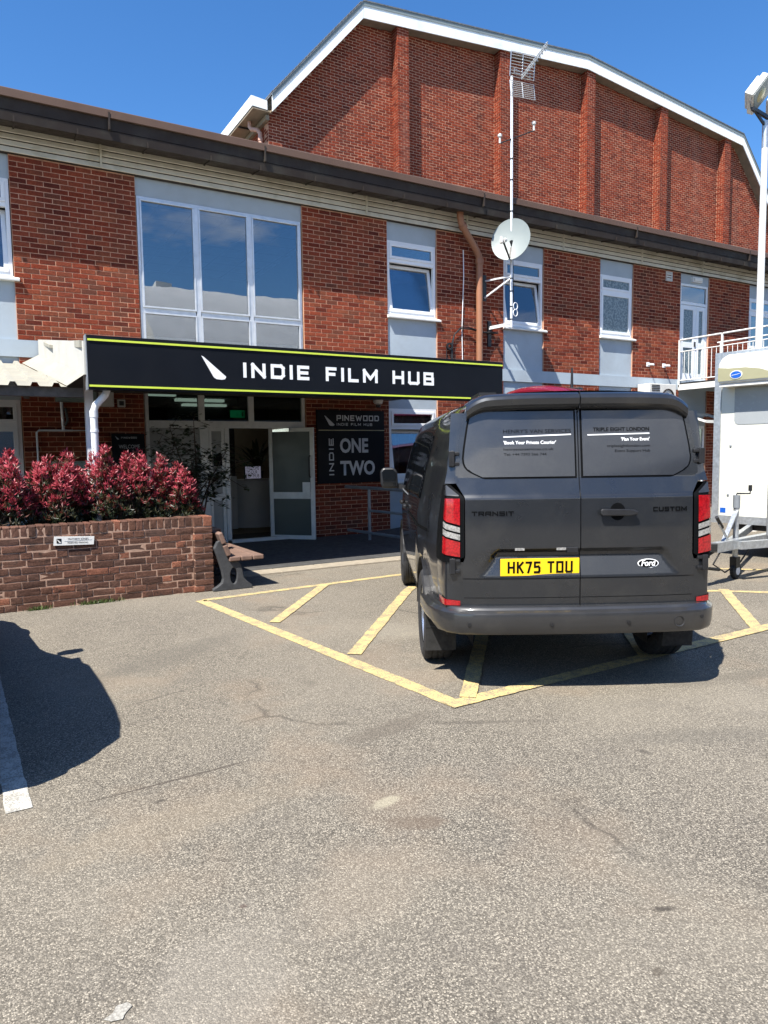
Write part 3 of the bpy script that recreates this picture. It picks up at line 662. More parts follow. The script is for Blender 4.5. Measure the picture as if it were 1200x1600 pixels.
mb = MB(); mb.tube([(.80, -.03, 1.15), (.80, -.075, 1.18), (.80, -.075, 1.50), (.80, -.03, 1.53)], .014, 8); tr(mb).build('pull_handle', M['black'], SC, smooth=1)
mb = MB(); mb.box(.10, .42, -.06, -.026, 1.965, 2.025); tr(mb).build('door_closer', M['chrome'], SC)

# ------------------------------------------------------------------ things inside the entrance
rec = thing('reception_desk', 'curved white reception desk seen through the open entrance door', 'desk', (5.3, 14.6, 0))
mb = MB(); mb.grid(lambda s, t: (5.38 + .80 * math.sin(-1.25 + 2.5 * s), 15.0 - .85 * math.cos(-1.25 + 2.5 * s), .03 + 1.0 * t), 24, 2); mb.build('desk_front', M['desk'], rec, smooth=1)
mb = MB(); mb.grid(lambda s, t: (5.38 + (.25 + .6 * t) * math.sin(-1.25 + 2.5 * s), 15.0 - (.25 + .65 * t) * math.cos(-1.25 + 2.5 * s), 1.035), 24, 2); mb.build('desk_top', M['desk'], rec)
mb = MB(); mb.box(4.62, 4.78, 14.2, 14.9, .03, 1.12); mb.build('side_unit', M['desk'], rec)
pl = thing('potted_plant', 'dark broad leaved pot plant standing on the reception desk', 'plant', (5.46, 14.75, 1.04)); rp = random.Random(2)
lf = MB()
for k in range(26):
    a = rp.uniform(0, 6.28); t = rp.uniform(.25, 1.0); hgt = rp.uniform(.45, 1.0); wd = rp.uniform(.04, .08)
    P = [Vector((5.46 + math.cos(a) * t * s * s * .6, 14.8 + math.sin(a) * t * s * s * .4, 1.12 + hgt * s - .15 * s * s * s)) for s in (0, .4, .75, 1)]
    sd = Vector((-math.sin(a), math.cos(a), 0))
    for i in range(3):
        w0 = wd * (.3, 1, .8, .05)[i]; w1 = wd * (.3, 1, .8, .05)[i + 1]; lf.face([P[i] - sd * w0, P[i] + sd * w0, P[i + 1] + sd * w1, P[i + 1] - sd * w1])
lf.tone = [rp.random() for _ in lf.v]; lf.build('leaves', M['darkleaf'], pl)
mb = MB(); mb.lathe([(.001, 0), (.10, 0), (.13, .16), (.11, .16), (.001, .13)], Matrix.Translation((5.46, 14.8, 1.04)), 16); mb.build('pot', M['black'], pl, smooth=1)
lb = thing('lightbox_sign', 'small lightbox with white letter strips on the reception desk', 'sign', (5.12, 14.2, 1.05))
mb = MB(); mb.box(4.94, 5.30, 14.16, 14.2, 1.05, 1.33); mb.build('case', M['black'], lb); mb = MB(); mb.box(4.955, 5.285, 14.152, 14.158, 1.065, 1.315); mb.build('face', M['lightbox'], lb)
for i, t in enumerate(('WELCOME', 'TO OUR', 'FILM HUB')): fonttext('lettering', t, .1, M['ink'], lb, facing(4.97, 14.149, 1.245 - i * .08), .28 if i != 1 else .24)
ex = tag(bpy.data.objects.new('exit_sign', None), 'green running man exit sign hanging inside above the entrance', 'sign'); C.objects.link(ex); ex.location = (4.45, 13.4, 2.4); ROOT[ex] = Matrix.Translation(ex.location).inverted()
mb = MB(); mb.box(4.42, 4.70, 13.38, 13.41, 2.28, 2.42); mb.build('panel', M['exit'], ex)
mb = MB(); mb.bar((4.56, 13.376, 2.33), (4.58, 13.376, 2.37), .02, .004); mb.bar((4.54, 13.376, 2.30), (4.56, 13.376, 2.34), .012, .004); mb.bar((4.565, 13.376, 2.335), (4.60, 13.376, 2.31), .012, .004); mb.box(4.64, 4.68, 13.374, 13.378, 2.30, 2.40); mb.build('pictogram', M['whiteclean'], ex)
mb = MB(); mb.box(4.55, 4.57, 13.39, 13.4, 2.42, 2.72); mb.build('hanger', M['greysteel'], ex)
for i, (x, yy, lab) in enumerate(((2.9, 13.4, 'ceiling tube light behind the left pane above the entrance'), (4.2, 14.6, 'ceiling tube light behind the middle pane above the entrance'), (4.7, 16.0, 'ceiling tube light added at the back to brighten the reception desk'))):  # last tube is an added lamp that lifts the interior by the desk
    mb = MB(); mb.box(x - .5, x + .5, yy, yy + .14, 2.66, 2.71); tag(mb.build('ceiling_light', M['tube']), lab, 'light')
mb = MB(); mb.box(3.7, 5.2, FY + .15, 13.2, .029, .036); tag(mb.build('door_mat', M['blackm']), 'black mat on the floor inside the entrance door', 'mat')
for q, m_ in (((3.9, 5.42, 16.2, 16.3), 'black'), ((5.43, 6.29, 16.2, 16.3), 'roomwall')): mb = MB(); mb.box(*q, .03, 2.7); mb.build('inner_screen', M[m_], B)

# ------------------------------------------------------------------ hangar behind
HY = 17.7
Hg = thing('hangar_building', 'tall red brick hangar gable with brick piers and a white verge behind the front building', 'building', (17.96, HY, 0))
low = [(7.05, 10.10), (9.70, 13.05), (17.96, 13.80), (26.22, 13.05), (28.87, 10.10)]     # underside of verge
def ztop(x):
    for (a, za), (b, zb) in zip(low, low[1:]):
        if a <= x <= b: return za + (zb - za) * (x - a) / (b - a)
    return 0
mb = MB(); poly = [(7.07, 0)] + [(x, z) for x, z in low] + [(28.85, 0)]
poly[1] = (7.07, 10.15); poly[5] = (28.85, 10.15)
mb.prism(poly, lambda a, b, d: (a, d, b), HY + .0035, HY + .3); mb.box(7.076, 7.3, HY + .3, 36, 0, 10.3); mb.build('wall', M['mortar'], Hg)
gb = courses(7.07, 28.85, 8.7, 13.9, jt=.012, keep=lambda x, z: z < ztop(x) + .05)
gi = [q for q in gb if 8.3 < q[0] < 10.6 and q[1] > 9.5]; gi.sort(key=lambda q: (-q[1])); gi = gi[:300]; gs = set(gi); rh = random.Random(8)
brick_parts(gi, HY, M['brick2'], Hg, rh)
pil = [10.77, 14.39, 18.0, 21.59, 25.2]
hb = MB(); bake_bricks(hb, [q for q in gb if q not in gs and not any(p + .03 < q[0] < p + .36 for p in pil)], Matrix.Translation((0, HY, 0)), rh)
o = raw(hb, 'brick_courses', M['brick2'], Hg); o['kind'] = 'stuff'
for p in pil:
    mb = MB(); zt = ztop(p + .19) + .02; mb.box(p + .006, p + .374, HY - .296, HY + .003, 6.8, zt); P_ = mb.build('pier', M['mortar'], Hg)
    pb = MB(); bake_bricks(pb, courses(p, p + .38, 8.7, zt, L=.19 * 1.0), Matrix.Translation((0, HY - .30, 0)), rh)
    Ml = Matrix(((0, 1, 0, p), (-1, 0, 0, HY), (0, 0, 1, 0), (0, 0, 0, 1)))
    bake_bricks(pb, courses(.0, .30, 8.7, zt, L=.20), Ml, rh)
    Mr = Matrix(((0, -1, 0, p + .38), (1, 0, 0, HY - .30), (0, 0, 1, 0), (0, 0, 0, 1)))
    bake_bricks(pb, courses(.0, .30, 8.7, zt, L=.20), Mr, rh)
    o = raw(pb, 'brick_courses', M['brick2'], P_); o['kind'] = 'stuff'
# left flank brickwork
Ml = Matrix(((0, 1, 0, 7.07), (-1, 0, 0, HY + 6), (0, 0, 1, 0), (0, 0, 0, 1)))
fb = MB(); bake_bricks(fb, courses(0, 6.0, 8.7, 10.15), Ml, rh); o = raw(fb, 'brick_courses', M['brick2'], Hg); o['kind'] = 'stuff'
# verge boards, capping, roof, soffit
upz = .36
for i, ((a, za), (b, zb)) in enumerate(zip(low, low[1:])):
    n = max(2, int(math.hypot(b - a, zb - za) / 2.4))
    for k in range(n):
        s0, s1 = k / n, (k + 1) / n
        x0, z0, x1, z1 = a + (b - a) * s0, za + (zb - za) * s0, a + (b - a) * s1, za + (zb - za) * s1
        e = .0025
        mb = MB(); mb.prism([(x0 + e, z0), (x1 - e, z1), (x1 - e, z1 + upz), (x0 + e, z0 + upz)], lambda p, q, d: (p, d, q), HY - .36, HY - .33)
        mb.build('verge_board', M['verge'], Hg)
    mb = MB(); mb.prism([(a, za + upz - .05), (b, zb + upz - .05), (b, zb + upz + .05), (a, za + upz + .05)], lambda p, q, d: (p, d, q), HY - .375, HY - .368); mb.build('verge_flashing', M['dish'], Hg)
    mb = MB(); mb.prism([(a, za + upz + .05), (b, zb + upz + .05), (b, zb + upz + .085), (a, za + upz + .085)], lambda p, q, d: (p, d, q), HY - .39, 36); mb.build('roof_slope', M['roofdark'], Hg)
    mb = MB(); mb.prism([(a, za + .02), (b, zb + .02), (b, zb + .06), (a, za + .06)], lambda p, q, d: (p, d, q), HY - .328, HY + .02); mb.build('soffit', M['soffit'], Hg)
    nn = int(math.hypot(b - a, zb - za) / .14); cb = MB()
    for k in range(nn):
        x = a + (b - a) * (k + .5) / nn; z = za + (zb - za) * (k + .5) / nn + upz + .085; cb.box(x - .03, x + .03, HY - .35, HY + 2, z - .01, z + .015)
    cb.build('roof_ribs', M['roofdark'], Hg, kind='stuff')
mb = MB(); mb.prism([(6.58, 10.20), (6.56, 10.44), (6.60, 10.44), (6.98, 10.40), (6.98, 10.18)], lambda p, q, d: (p, d, q), HY - .2, 36); mb.build('eaves_gutter', M['verge'], Hg)
mb = MB(); mb.box(6.60, 7.07, HY - .19, 36, 10.14, 10.178); mb.build('eaves_soffit', M['soffit'], Hg)
for k in range(10):
    mb = MB(); mb.box(6.585, 7.0, HY + .9 + k * 1.0, HY + .93 + k * 1.0, 10.10, 10.135); mb.build('gutter_bracket', M['gutter'], Hg)
mb = MB(); mb.bar((7.02, HY - .1, 10.05), (7.02, 36, 10.05), .09, .12); mb.build('wall_plate', M['soffit'], Hg)
mb = MB(); mb.tube([(6.78, HY + .55, 10.16), (6.78, HY + .55, 10.02), (6.80, HY + .5, 9.94), (6.92, HY + .38, 9.90), (6.96, HY + .3, 9.80), (6.96, HY + .28, 9.6), (6.96, HY + .28, 6.7)], .055, 12); mb.tube([(6.96, HY + .28, 9.66), (6.96, HY + .28, 9.60)], .066, 12)
mb.build('downpipe', M['terr'], Hg, smooth=1)

# ------------------------------------------------------------------ buildings behind the camera (they show in the glass)
for i, (x0, x1, yy, ze, zr, lab) in enumerate(((-30, 9, -22, 7.0, 13.2, 'grey clad workshop with pale pitched roof opposite the entrance, left one'), (12, 26, -26, 8.0, 15.6, 'grey clad workshop with pale pitched roof opposite the entrance, tallest middle one'), (24, 60, -22, 7.4, 13.6, 'grey clad workshop with pale pitched roof opposite the entrance, right one'))):
    if i == 2: x0 = 26.5
    t = thing('workshop_building', lab, 'building', ((x0 + x1) / 2, yy, 0), group='pale roofed workshops opposite the entrance')
    mb = MB(); mb.box(x0, x1, yy - 26, yy, 0, ze); mb.build('wall', M['paleclad'], t)
    n_ = 20; pr = [(yy + .5 - 13.5 * k / n_, ze + (zr - ze) * math.sin(k / n_ * math.pi / 2) ** .9) for k in range(n_ + 1)]; pr += [(yy - 26.5 + (yy + .5 - a_ - 0), b_) for a_, b_ in reversed(pr[:-1])]
    mb = MB(); mb.prism(pr + [(yy - 26.5, ze - .2), (yy + .5, ze - .2)], lambda a, b, d: (d, a, b), x0 - .4, x1 + .4); mb.build('roof', M['paleroof'], t)
    for k in range(5):
        mb = MB(); xx = x0 + (x1 - x0) * (k + .5) / 5; mb.box(xx - 1.1, xx + 1.1, yy, yy + .04, 1.2, 2.8); mb.build('window', M['tint'], t)
    for k in range(2):
        mb = MB(); xx = x0 + (x1 - x0) * (.22 + .37 * k); mb.box(xx - .7, xx + .5, yy - 13.5 - k, yy - 11.8 - k, zr - .4, zr + .35 - .12 * k); mb.build('rooflight', M['whiteclean'], t)
# ------------------------------------------------------------------ entrance canopy and its sign
CN = thing('entrance_canopy', 'flat white edged canopy over the entrance behind the long black sign', 'canopy', (4.2, 10.2, 0))
mb = MB(); mb.prism([(8.74, 2.80), (11.83, 3.22), (11.83, 3.28), (8.74, 2.88)], lambda a, b, d: (d, a, b), 1.16, 7.14); mb.build('roof_deck', M['corr'], CN)
mb = MB(); mb.box(1.26, 7.12, 8.76, 11.84, 2.56, 2.60); mb.build('ceiling_board', M['beam'], CN)
mb = MB(); v = [(1.00, 11.84, 3.08), (1.19, 8.66, 2.49), (1.19, 8.66, 2.86), (1.00, 11.84, 3.31)]
mb.face(v); mb.face([(x + .025, y, z) for x, y, z in v]); 
for i in range(4): j = (i + 1) % 4; mb.face([v[i], v[j], (v[j][0] + .025, *v[j][1:]), (v[i][0] + .025, *v[i][1:])])
mb.build('verge_board', M['vergewhite'], CN)
for k in range(14):
    x = 1.03 + k * .19; mb = MB(); mb.prism([(10.6, 3.03), (11.83, 3.25), (11.83, 3.30), (10.6, 3.07)], lambda a, b, d: (d, a, b), x, x + .09); mb.build('roof_rib', M['corr'], CN)
mb = MB(); mb.box(1.24, 1.33, 9.1, 9.19, 0, 2.56); mb.build('post', M['greypole'], CN)
mb = MB(); mb.box(7.0, 7.09, 9.1, 9.19, 0, 2.56); mb.build('post', M['greypole'], CN)
SG = thing('fascia_sign', 'long black sign with white INDIE FILM HUB lettering over the entrance', 'sign', (4.18, 8.6, 2.32))
mb = MB(); mb.box(1.215, 7.16, 8.60, 8.735, 2.325, 2.925); mb.build('board', M['signblack'], SG, bev=.004)
mb = MB(); mb.box(1.205, 1.214, 8.598, 8.74, 2.32, 2.93); mb.build('end_trim', M['greysteel'], SG)
for z in (2.862, 2.352):
    mb = MB(); mb.box(1.225, 7.15, 8.588, 8.5995, z, z + .022); mb.build('lime_strip', M['lime'], SG)
mb = MB(); strokes(mb, 'INDIE FILM HUB', lambda a, b, d: (a, 8.5985 - d, b + 2.525), 3.02, 5.88, .185, .042, gap=.34, space=.85); mb.build('lettering', M['letter'], SG)
em = [(2.50, 2.765), (2.525, 2.755), (2.80, 2.525), (2.785, 2.495), (2.745, 2.487), (2.68, 2.492), (2.655, 2.505), (2.64, 2.52)]
mb = MB(); mb.prism(em, lambda a, b, d: (a, d, b), 8.5965, 8.5995); mb.build('emblem', M['letter'], SG)

# lower lean-to roof on the left
LT = thing('lean_to_roof', 'cream corrugated lean-to roof on a dark timber beam left of the black sign', 'roof', (-.6, 10.4, 0))
def zl(y): return 2.37 + (y - 8.9) * (2.95 - 2.37) / 3.0
prof = []; x = -3.0
while x < 1.0: prof += [(x, 0), (x + .13, 0), (x + .15, .042), (x + .20, .042), (x + .22, 0)]; x += .22
prof = [p for p in prof if p[0] <= 1.02] + [(1.04, 0)]
mb = MB(); n = len(prof)
for s in range(9):
    y = 8.88 + s * 3.0 / 8
    for px, pz in prof:
        lim = 1.03 - (y - 8.88) * .083; mb.v.append((min(px, lim), y, zl(y) + (pz if px < lim else 0)))
for s in range(8):
    for i in range(n - 1): a = s * n + i; mb.f.append((a, a + 1, a + n + 1, a + n))
mb.build('roof_sheet', M['corr'], LT)
mb = MB(); mb.face([(1.02, 8.86, zl(8.86) + .014), (1.195, 8.68, 2.50), (1.005, 11.86, 3.09), (.775, 11.88, zl(11.88) + .014)]); mb.build('flashing', M['corr'], LT)
mb = MB(); mb.box(-3.0, 1.20, 8.93, 9.0, 2.255, 2.362); mb.build('beam', M['beam'], LT)
for x in (-2.2, -.9): mb = MB(); mb.bar((x, 8.99, 2.28), (x, 11.85, 2.84), .05, .1); mb.build('rafter', M['beam'], LT)
mb = MB(); mb.bar((.62, 9.02, 2.28), (.62, 11.85, 2.80), .05, .1); mb.build('rafter', M['beam'], LT)

dp = thing('white_downpipe', 'white rain downpipe with a kinked top below the left end of the black sign', 'downpipe', (1.28, 8.8, 0))
mb = MB(); mb.tube([(1.44, 8.80, 2.34), (1.42, 8.80, 2.28), (1.31, 8.80, 2.16), (1.285, 8.80, 2.09), (1.285, 8.80, .4)], .041, 14); mb.build('pipe', M['greypole'], dp, smooth=1)
mb = MB(); mb.tube([(1.285, 8.80, 2.10), (1.285, 8.80, 2.02)], .047, 14); mb.build('collar', M['greypole'], dp, smooth=1); mb = MB(); mb.tube([(1.285, 8.80, 1.88), (1.285, 8.80, 1.85)], .047, 14); mb.build('collar', M['greypole'], dp, smooth=1)
bp = thing('brown_downpipe', 'terracotta brown downpipe with an angled swan neck under the gutter', 'downpipe', (9.2, 11.78, 0))
mb = MB(); mb.tube([(8.60, 11.62, 6.26), (8.60, 11.62, 6.16), (8.63, 11.63, 6.06), (8.72, 11.66, 5.96), (9.10, 11.76, 5.62), (9.19, 11.785, 5.50), (9.20, 11.785, 5.36), (9.20, 11.785, 0)], .067, 16); mb.build('pipe', M['pipe'], bp, smooth=1)
mb = MB(); mb.tube([(9.20, 11.785, 5.46), (9.20, 11.785, 5.36)], .086, 16); mb.build('collar', M['pipe'], bp, smooth=1); mb = MB(); mb.tube([(8.665, 11.645, 6.02), (8.72, 11.66, 5.965)], .084, 16); mb.build('collar', M['pipe'], bp, smooth=1)

# ------------------------------------------------------------------ wall plaque, lamps, boxes, cables
PQ = thing('wall_sign', 'square black wall sign listing INDIE ONE TWO beside the entrance door', 'sign', (6.24, 11.86, 1.0))
mb = MB(); mb.box(5.53, 6.95, 11.855, 11.895, 1.01, 2.36); mb.build('board', M['signblack'], PQ, bev=.003)
mb = MB(); mb.box(5.56, 6.95, 11.848, 11.8545, 1.985, 1.998); mb.build('gold_line', M['gold'], PQ)
F_ = lambda a, b, d: (a, 11.853 - d, b)
for tx, xe, hh, tt, gg, zz in (('PINEWOOD', 6.83, .105, .021, .25, 2.165), ('INDIE FILM HUB', 6.68, .05, .009, .34, 2.075)):
    mb = MB(); strokes(mb, tx, lambda a, b, d: F_(a, b + zz, d), 5.93, xe, hh, tt, gap=gg, space=.8); mb.build('lettering', M['letterg'], PQ)
k = .205 / .3
mb = MB(); mb.prism([(5.68 + (a - 2.5) * k, 2.07 + (b - 2.487) * k) for a, b in em], lambda a, b, d: (a, d, b), 11.850, 11.854); mb.build('emblem', M['letterg'], PQ)
mb = MB(); strokes(mb, 'INDIE', lambda a, b, d: (5.76 + (.1 - b), 11.853 - d, a), 1.16, 1.84, .10, .022, gap=.3); mb.build('lettering', M['letterg'], PQ)
fonttext('lettering', 'ONE', .36, M['letterg'], PQ, facing(5.99, 11.853, 1.585), .60, bold=.012); fonttext('lettering', 'TWO', .36, M['letterg'], PQ, facing(5.99, 11.853, 1.165), .74, bold=.012)
wp = thing('welcome_sign', 'small black welcome board on the shaded brick wall behind the red shrubs', 'sign', (2.23, 11.87, 1.2))
mb = MB(); mb.box(1.98, 2.48, 11.86, 11.895, 1.2, 1.92); mb.build('board', M['signblack'], wp)
mb = MB(); strokes(mb, 'PINEWOOD', lambda a, b, d: (a, 11.858 - d, 1.845 + b), 2.12, 2.36, .028, .006); mb.build('lettering', M['letterg'], wp)
for z in (1.50, 1.44): mb = MB(); mb.box(2.2, 2.4, 11.857, 11.8585, z, z + .006); mb.build('rule', M['letterg'], wp)
fonttext('lettering', 'WELCOME', .085, M['letterg'], wp, facing(2.08, 11.857, 1.69), .32)
mb = MB(); mb.prism([(2.03 + (a - 2.5) * .2, 1.83 + (b - 2.487) * .2) for a, b in em], lambda a, b, d: (a, d, b), 11.857, 11.859); mb.build('emblem', M['letterg'], wp)
sec = thing('security_light', 'small white security lamp on the brick wall under the canopy', 'lamp', (6.78, 11.85, 2.45))
mb = MB(); mb.lathe([(.001, .14), (.09, .14), (.10, .10), (.075, .02), (.001, .0)], Matrix.Translation((6.78, 11.78, 2.47)), 14); mb.build('shade', M['upvc'], sec, smooth=1)
mb = MB(); mb.lathe([(.001, .0), (.05, .0), (.045, -.04), (.001, -.05)], Matrix.Translation((6.78, 11.78, 2.468)), 12); mb.build('sensor', M['black'], sec, smooth=1); mb = MB(); mb.box(6.74, 6.82, 11.80, 11.9, 2.52, 2.58); mb.build('bracket', M['upvc'], sec)
def boxthing(name, label, cat, x0, x1, y0, z0, z1, mat, lid=True):
    t = thing(name, label, cat, ((x0 + x1) / 2, FY, z0)); mb = MB(); mb.box(x0, x1, y0, FY, z0, z1); mb.build('case', mat, t, bev=.006)
    if lid: mb = MB(); mb.box(x0 + .015, x1 - .015, y0 - .012, y0 - .001, z0 + .015, z1 - .015); mb.build('cover', mat, t, bev=.003)
    return t
boxthing('alarm_box', 'pale square alarm box high on the wall beside the white downpipe', 'box', 1.80, 2.03, 11.80, 2.34, 2.64, M['acwhite'])
t = boxthing('wall_socket', 'small pale square fitting with dark centre right of the alarm box', 'fitting', 2.09, 2.21, 11.86, 2.34, 2.46, M['acwhite'], False); mb = MB(); mb.box(2.115, 2.185, 11.852, 11.859, 2.365, 2.435); mb.build('face', M['black'], t)
boxthing('meter_cabinet', 'grey green cabinet on the wall half hidden by the red shrubs', 'cabinet', 1.02, 1.6, 11.62, .95, 1.5, M['greencab'])
boxthing('trunking_box', 'grey board under the lean-to roof left of the white downpipe', 'board', 1.20, 1.78, 11.78, 2.40, 2.60, M['greencab'], False)
cn = thing('wall_conduit', 'pale conduit pipe turning down the wall beside the left window', 'pipe', (1.1, 11.86, 1))
mb = MB(); mb.tube([(1.42, 11.87, 1.97), (.95, 11.87, 1.97), (.92, 11.87, 1.94), (.92, 11.87, .6)], .015, 8); mb.build('pipe', M['greypole'], cn, smooth=1)
mb = MB(); mb.tube([(1.28, 11.87, 2.40), (1.29, 11.87, 1.98)], .022, 8); mb.tube([(1.62, 11.87, 2.42), (1.62, 11.87, 1.97), (1.40, 11.87, 1.97)], .012, 8); mb.build('pipe', M['greypole'], cn, smooth=1)
mb = MB(); mb.tube([(1.33, 11.84, 2.3), (1.35, 11.83, 2.12), (1.31, 11.85, 2.04)], .02, 6); mb.build('black_cable', M['black'], cn, smooth=1)
cb = thing('white_cable', 'thin white cable hanging down the brick left of the brown downpipe', 'cable', (8.85, 11.88, 3))
mb = MB(); mb.tube([(8.87, 11.885, 5.62), (8.86, 11.86, 5.1), (8.84, 11.87, 4.5), (8.83, 11.885, 4.0), (8.84, 11.87, 3.0)], .009, 6); mb.build('cable', M['upvc'], cb, smooth=1)
cb = thing('black_cable', 'black cables looping from the brown downpipe down to the sign', 'cable', (8.7, 11.88, 3.2))
mb = MB()
for q in (0, .03): mb.tube([(9.75, 11.86, 4.02 + q), (9.3, 11.80 - q, 4.0), (8.95, 11.84, 4.06 + q), (8.78, 11.85, 4.05 + q), (8.62, 11.86, 3.92), (8.55 + q, 11.87, 3.7), (8.55 + q, 11.87, 2.9)], .013, 6)
mb.build('cable', M['black'], cb, smooth=1)
mb = MB(); mb.lathe([(.04, -.02), (.075, -.02), (.075, .02), (.04, .02), (.04, -.02)], Matrix.Translation((8.50, 11.86, 3.68)) @ Matrix.Rotation(1.57, 4, 'X'), 12); mb.build('cable_coil', M['black'], cb, smooth=1)
mb = MB(); mb.tube([(8.44, 11.88, 3.66), (8.44, 11.88, 2.9)], .008, 5); mb.build('cable', M['black'], cb)
for x, lab in ((14.45, 'small white pipe stub on the brick, left one above the grey band'), (15.03, 'small white pipe stub on the brick, right one near the landing')):
    t = thing('pipe_outlet', lab, 'pipe', (x, 11.85, 3.6)); mb = MB(); mb.tube([(x, 11.9, 3.62), (x, 11.72, 3.60)], .024, 8); mb.build('pipe', M['upvc'], t, smooth=1); mb = MB(); mb.box(x - .05, x + .05, 11.885, 11.9, 3.57, 3.67); mb.build('flange', M['upvc'], t)
t = thing('air_vent', 'small white louvred vent in the brick under the cream boarding', 'vent', (15.15, 11.88, 5.66))
mb = MB(); frame(mb, 15.04, 15.26, 5.68, 5.90, 11.87, .02, .03); mb.build('frame', M['acwhite'], t)
for k in range(3): mb = MB(); mb.box(15.06, 15.24, 11.872, 11.90, 5.71 + k * .06, 5.745 + k * .06); mb.build('slat', M['acwhite'], t)
t = thing('bulkhead_light', 'white oblong bulkhead lamp above the upstairs white door', 'lamp', (16.25, 11.9, 5.8)); mb = MB(); mb.box(16.05, 16.42, 11.87, 11.934, 5.76, 5.88); mb.build('base', M['upvc'], t); mb = MB(); mb.box(16.08, 16.39, 11.84, 11.869, 5.78, 5.86); mb.build('lens', M['whiteclean'], t, bev=.01)
t = thing('air_conditioner', 'white air conditioning unit on the wall showing above the van roof', 'air conditioner', (14.5, 11.7, 2.5)); mb = MB(); mb.box(14.05, 15.0, 11.5, 11.86, 2.45, 3.12); mb.build('casing', M['acwhite'], t, bev=.012)
for k in range(4): mb = MB(); mb.box(14.12, 14.4, 11.49, 11.499, 2.95 + k * .04, 2.97 + k * .04); mb.build('grille_bar', M['gutter'], t)
mb = MB(); mb.lathe([(.20, 0), (.23, .0), (.23, .02), (.20, .02), (.20, 0)], Matrix.Translation((14.7, 11.499, 2.78)) @ Matrix.Rotation(1.5708, 4, 'X'), 20); mb.build('fan_ring', M['gutter'], t)

# ------------------------------------------------------------------ aerial mast with dish
MX, MY = 9.58, 11.24
am = thing('aerial_mast', 'slim grey pole held off the wall on brackets, rising past the eaves', 'mast', (MX, MY, 4))
mb = MB(); mb.tube([(MX, MY, 4.04), (MX, MY, 8.86)], .026, 12); mb.build('pole', M['greypole'], am, smooth=1)
for z in (4.2, 4.45, 4.75, 5.0, 6.3, 6.9, 7.3): mb = MB(); mb.tube([(MX, MY, z - .012), (MX, MY, z + .012)], .031, 10); mb.build('clip', M['black'], am)
for z, x1 in ((5.02, 9.42), (4.10, 9.55)):
    mb = MB(); mb.bar((MX, MY, z + .03), (x1, FY - .03, z + .04), .03); mb.bar((MX + .01, MY, z), (x1 - .02, FY - .03, z - .30 if z > 5 else z), .03); mb.build('bracket_arm', M['greypole'], am)
    mb = MB(); mb.box(x1 - .06, x1 + .03, FY - .03, FY, z - .36, z + .16); mb.build('wall_plate', M['black'], am)
mb = MB(); mb.tube([(MX + .03, MY, 5.6), (MX + .07, MY + .03, 5.1), (MX + .05, MY, 4.9), (MX + .06, MY, 4.3)], .008, 6); mb.build('cable', M['black'], am, smooth=1)
for z in (4.33, 4.46): mb = MB(); mb.tube([(MX + .08 + .055 * math.cos(a * .524), MY - .03, z + .07 * math.sin(a * .524)) for a in range(13)], .008, 6, False); mb.build('cable_loop', M['upvc'], am, smooth=1)
ds = thing('satellite_dish', 'grey oval satellite dish clamped to the aerial mast', 'satellite dish', (MX, MY, 5.7))
nrm = Vector((-.80, -.54, .20)).normalized(); rx = Vector((0, 0, 1)).cross(nrm).normalized(); ry = nrm.cross(rx)
Dm = Matrix((rx, ry, nrm)).transposed().to_4x4(); Dm.translation = Vector((9.50, 11.17, 5.735))
mb = MB(); mb.lathe([(.001, -.055)] + [(r, -.055 + .055 * (r / .36) ** 2) for r in (.09, .18, .27, .33, .36)] + [(.37, .003), (.368, -.012), (.35, -.022), (.27, -.05), (.15, -.075), (.001, -.08)], Dm @ Matrix.Diagonal((1.06, 1.16, 1, 1)), 40); mb.build('reflector', M['dish'], ds, smooth=.9)
arm0 = Dm @ Vector((0, -.40, -.02)); lnb = Dm @ Vector((-.03, -.22, .40))
mb = MB(); mb.bar(arm0, lnb, .028, .028); mb.bar(Dm @ Vector((.0, -.1, -.07)), arm0, .04, .03); mb.build('feed_arm', M['black'], ds)
mb = MB(); mb.tube([lnb, lnb + (Dm.translation - lnb).normalized() * .13], .042, 12); mb.tube([lnb + Vector((-.04, 0, -.05)), lnb + Vector((-.02, .02, .07))], .03, 10); mb.build('receiver', M['acwhite'], ds, smooth=1)
mb = MB(); mb.box(MX - .06, MX + .06, MY - .07, MY + .05, 5.52, 5.72); mb.build('clamp', M['black'], ds)
ua = thing('grid_aerial', 'grid reflector television aerial at the top of the mast', 'aerial', (MX, MY, 8.8))
ad = Vector((.55, -.62, .35)).normalized()
def gp(u, zz, t): return (9.76 + u, 11.1 + abs(t) * -.0 , zz)
for nm, (za, zb_), (ya, yb) in (('upper_reflector', (8.80, 9.24), (11.16, 11.12)), ('lower_reflector', (8.72, 8.42), (11.16, 11.12))):
    mb = MB()
    for k in range(9):
        q = k / 8; z = za + (zb_ - za) * q; y = ya + (yb - ya) * q; mb.tube([(9.46, y, z), (10.0, y - .09, z)], .007, 5)
    for u in (9.46, 9.73, 10.0): mb.tube([(u, ya - (u - 9.43) * .14, za), (u, yb - (u - 9.43) * .14, zb_)], .009, 5)
    mb.build(nm, M['steel'], ua)
b0 = Vector((9.72, 11.12, 8.78)); b1 = b0 + Vector((.26, -.45, .50))
mb = MB(); mb.tube([b0, b1], .013, 6); mb.tube([b0 + Vector((.0, 0, .05)), b1 + Vector((0, 0, .05))], .010, 6); mb.build('boom', M['steel'], ua)
for k in range(9):
    p = b0.lerp(b1, .22 + k * .095); mb = MB(); sdir = Vector((.08, .06, .0)); mb.tube([p - sdir, p + sdir], .006, 5); mb.tube([p - Vector((0, 0, .05)), p + Vector((0, 0, .07))], .006, 5); mb.build('element', M['steel'], ua)
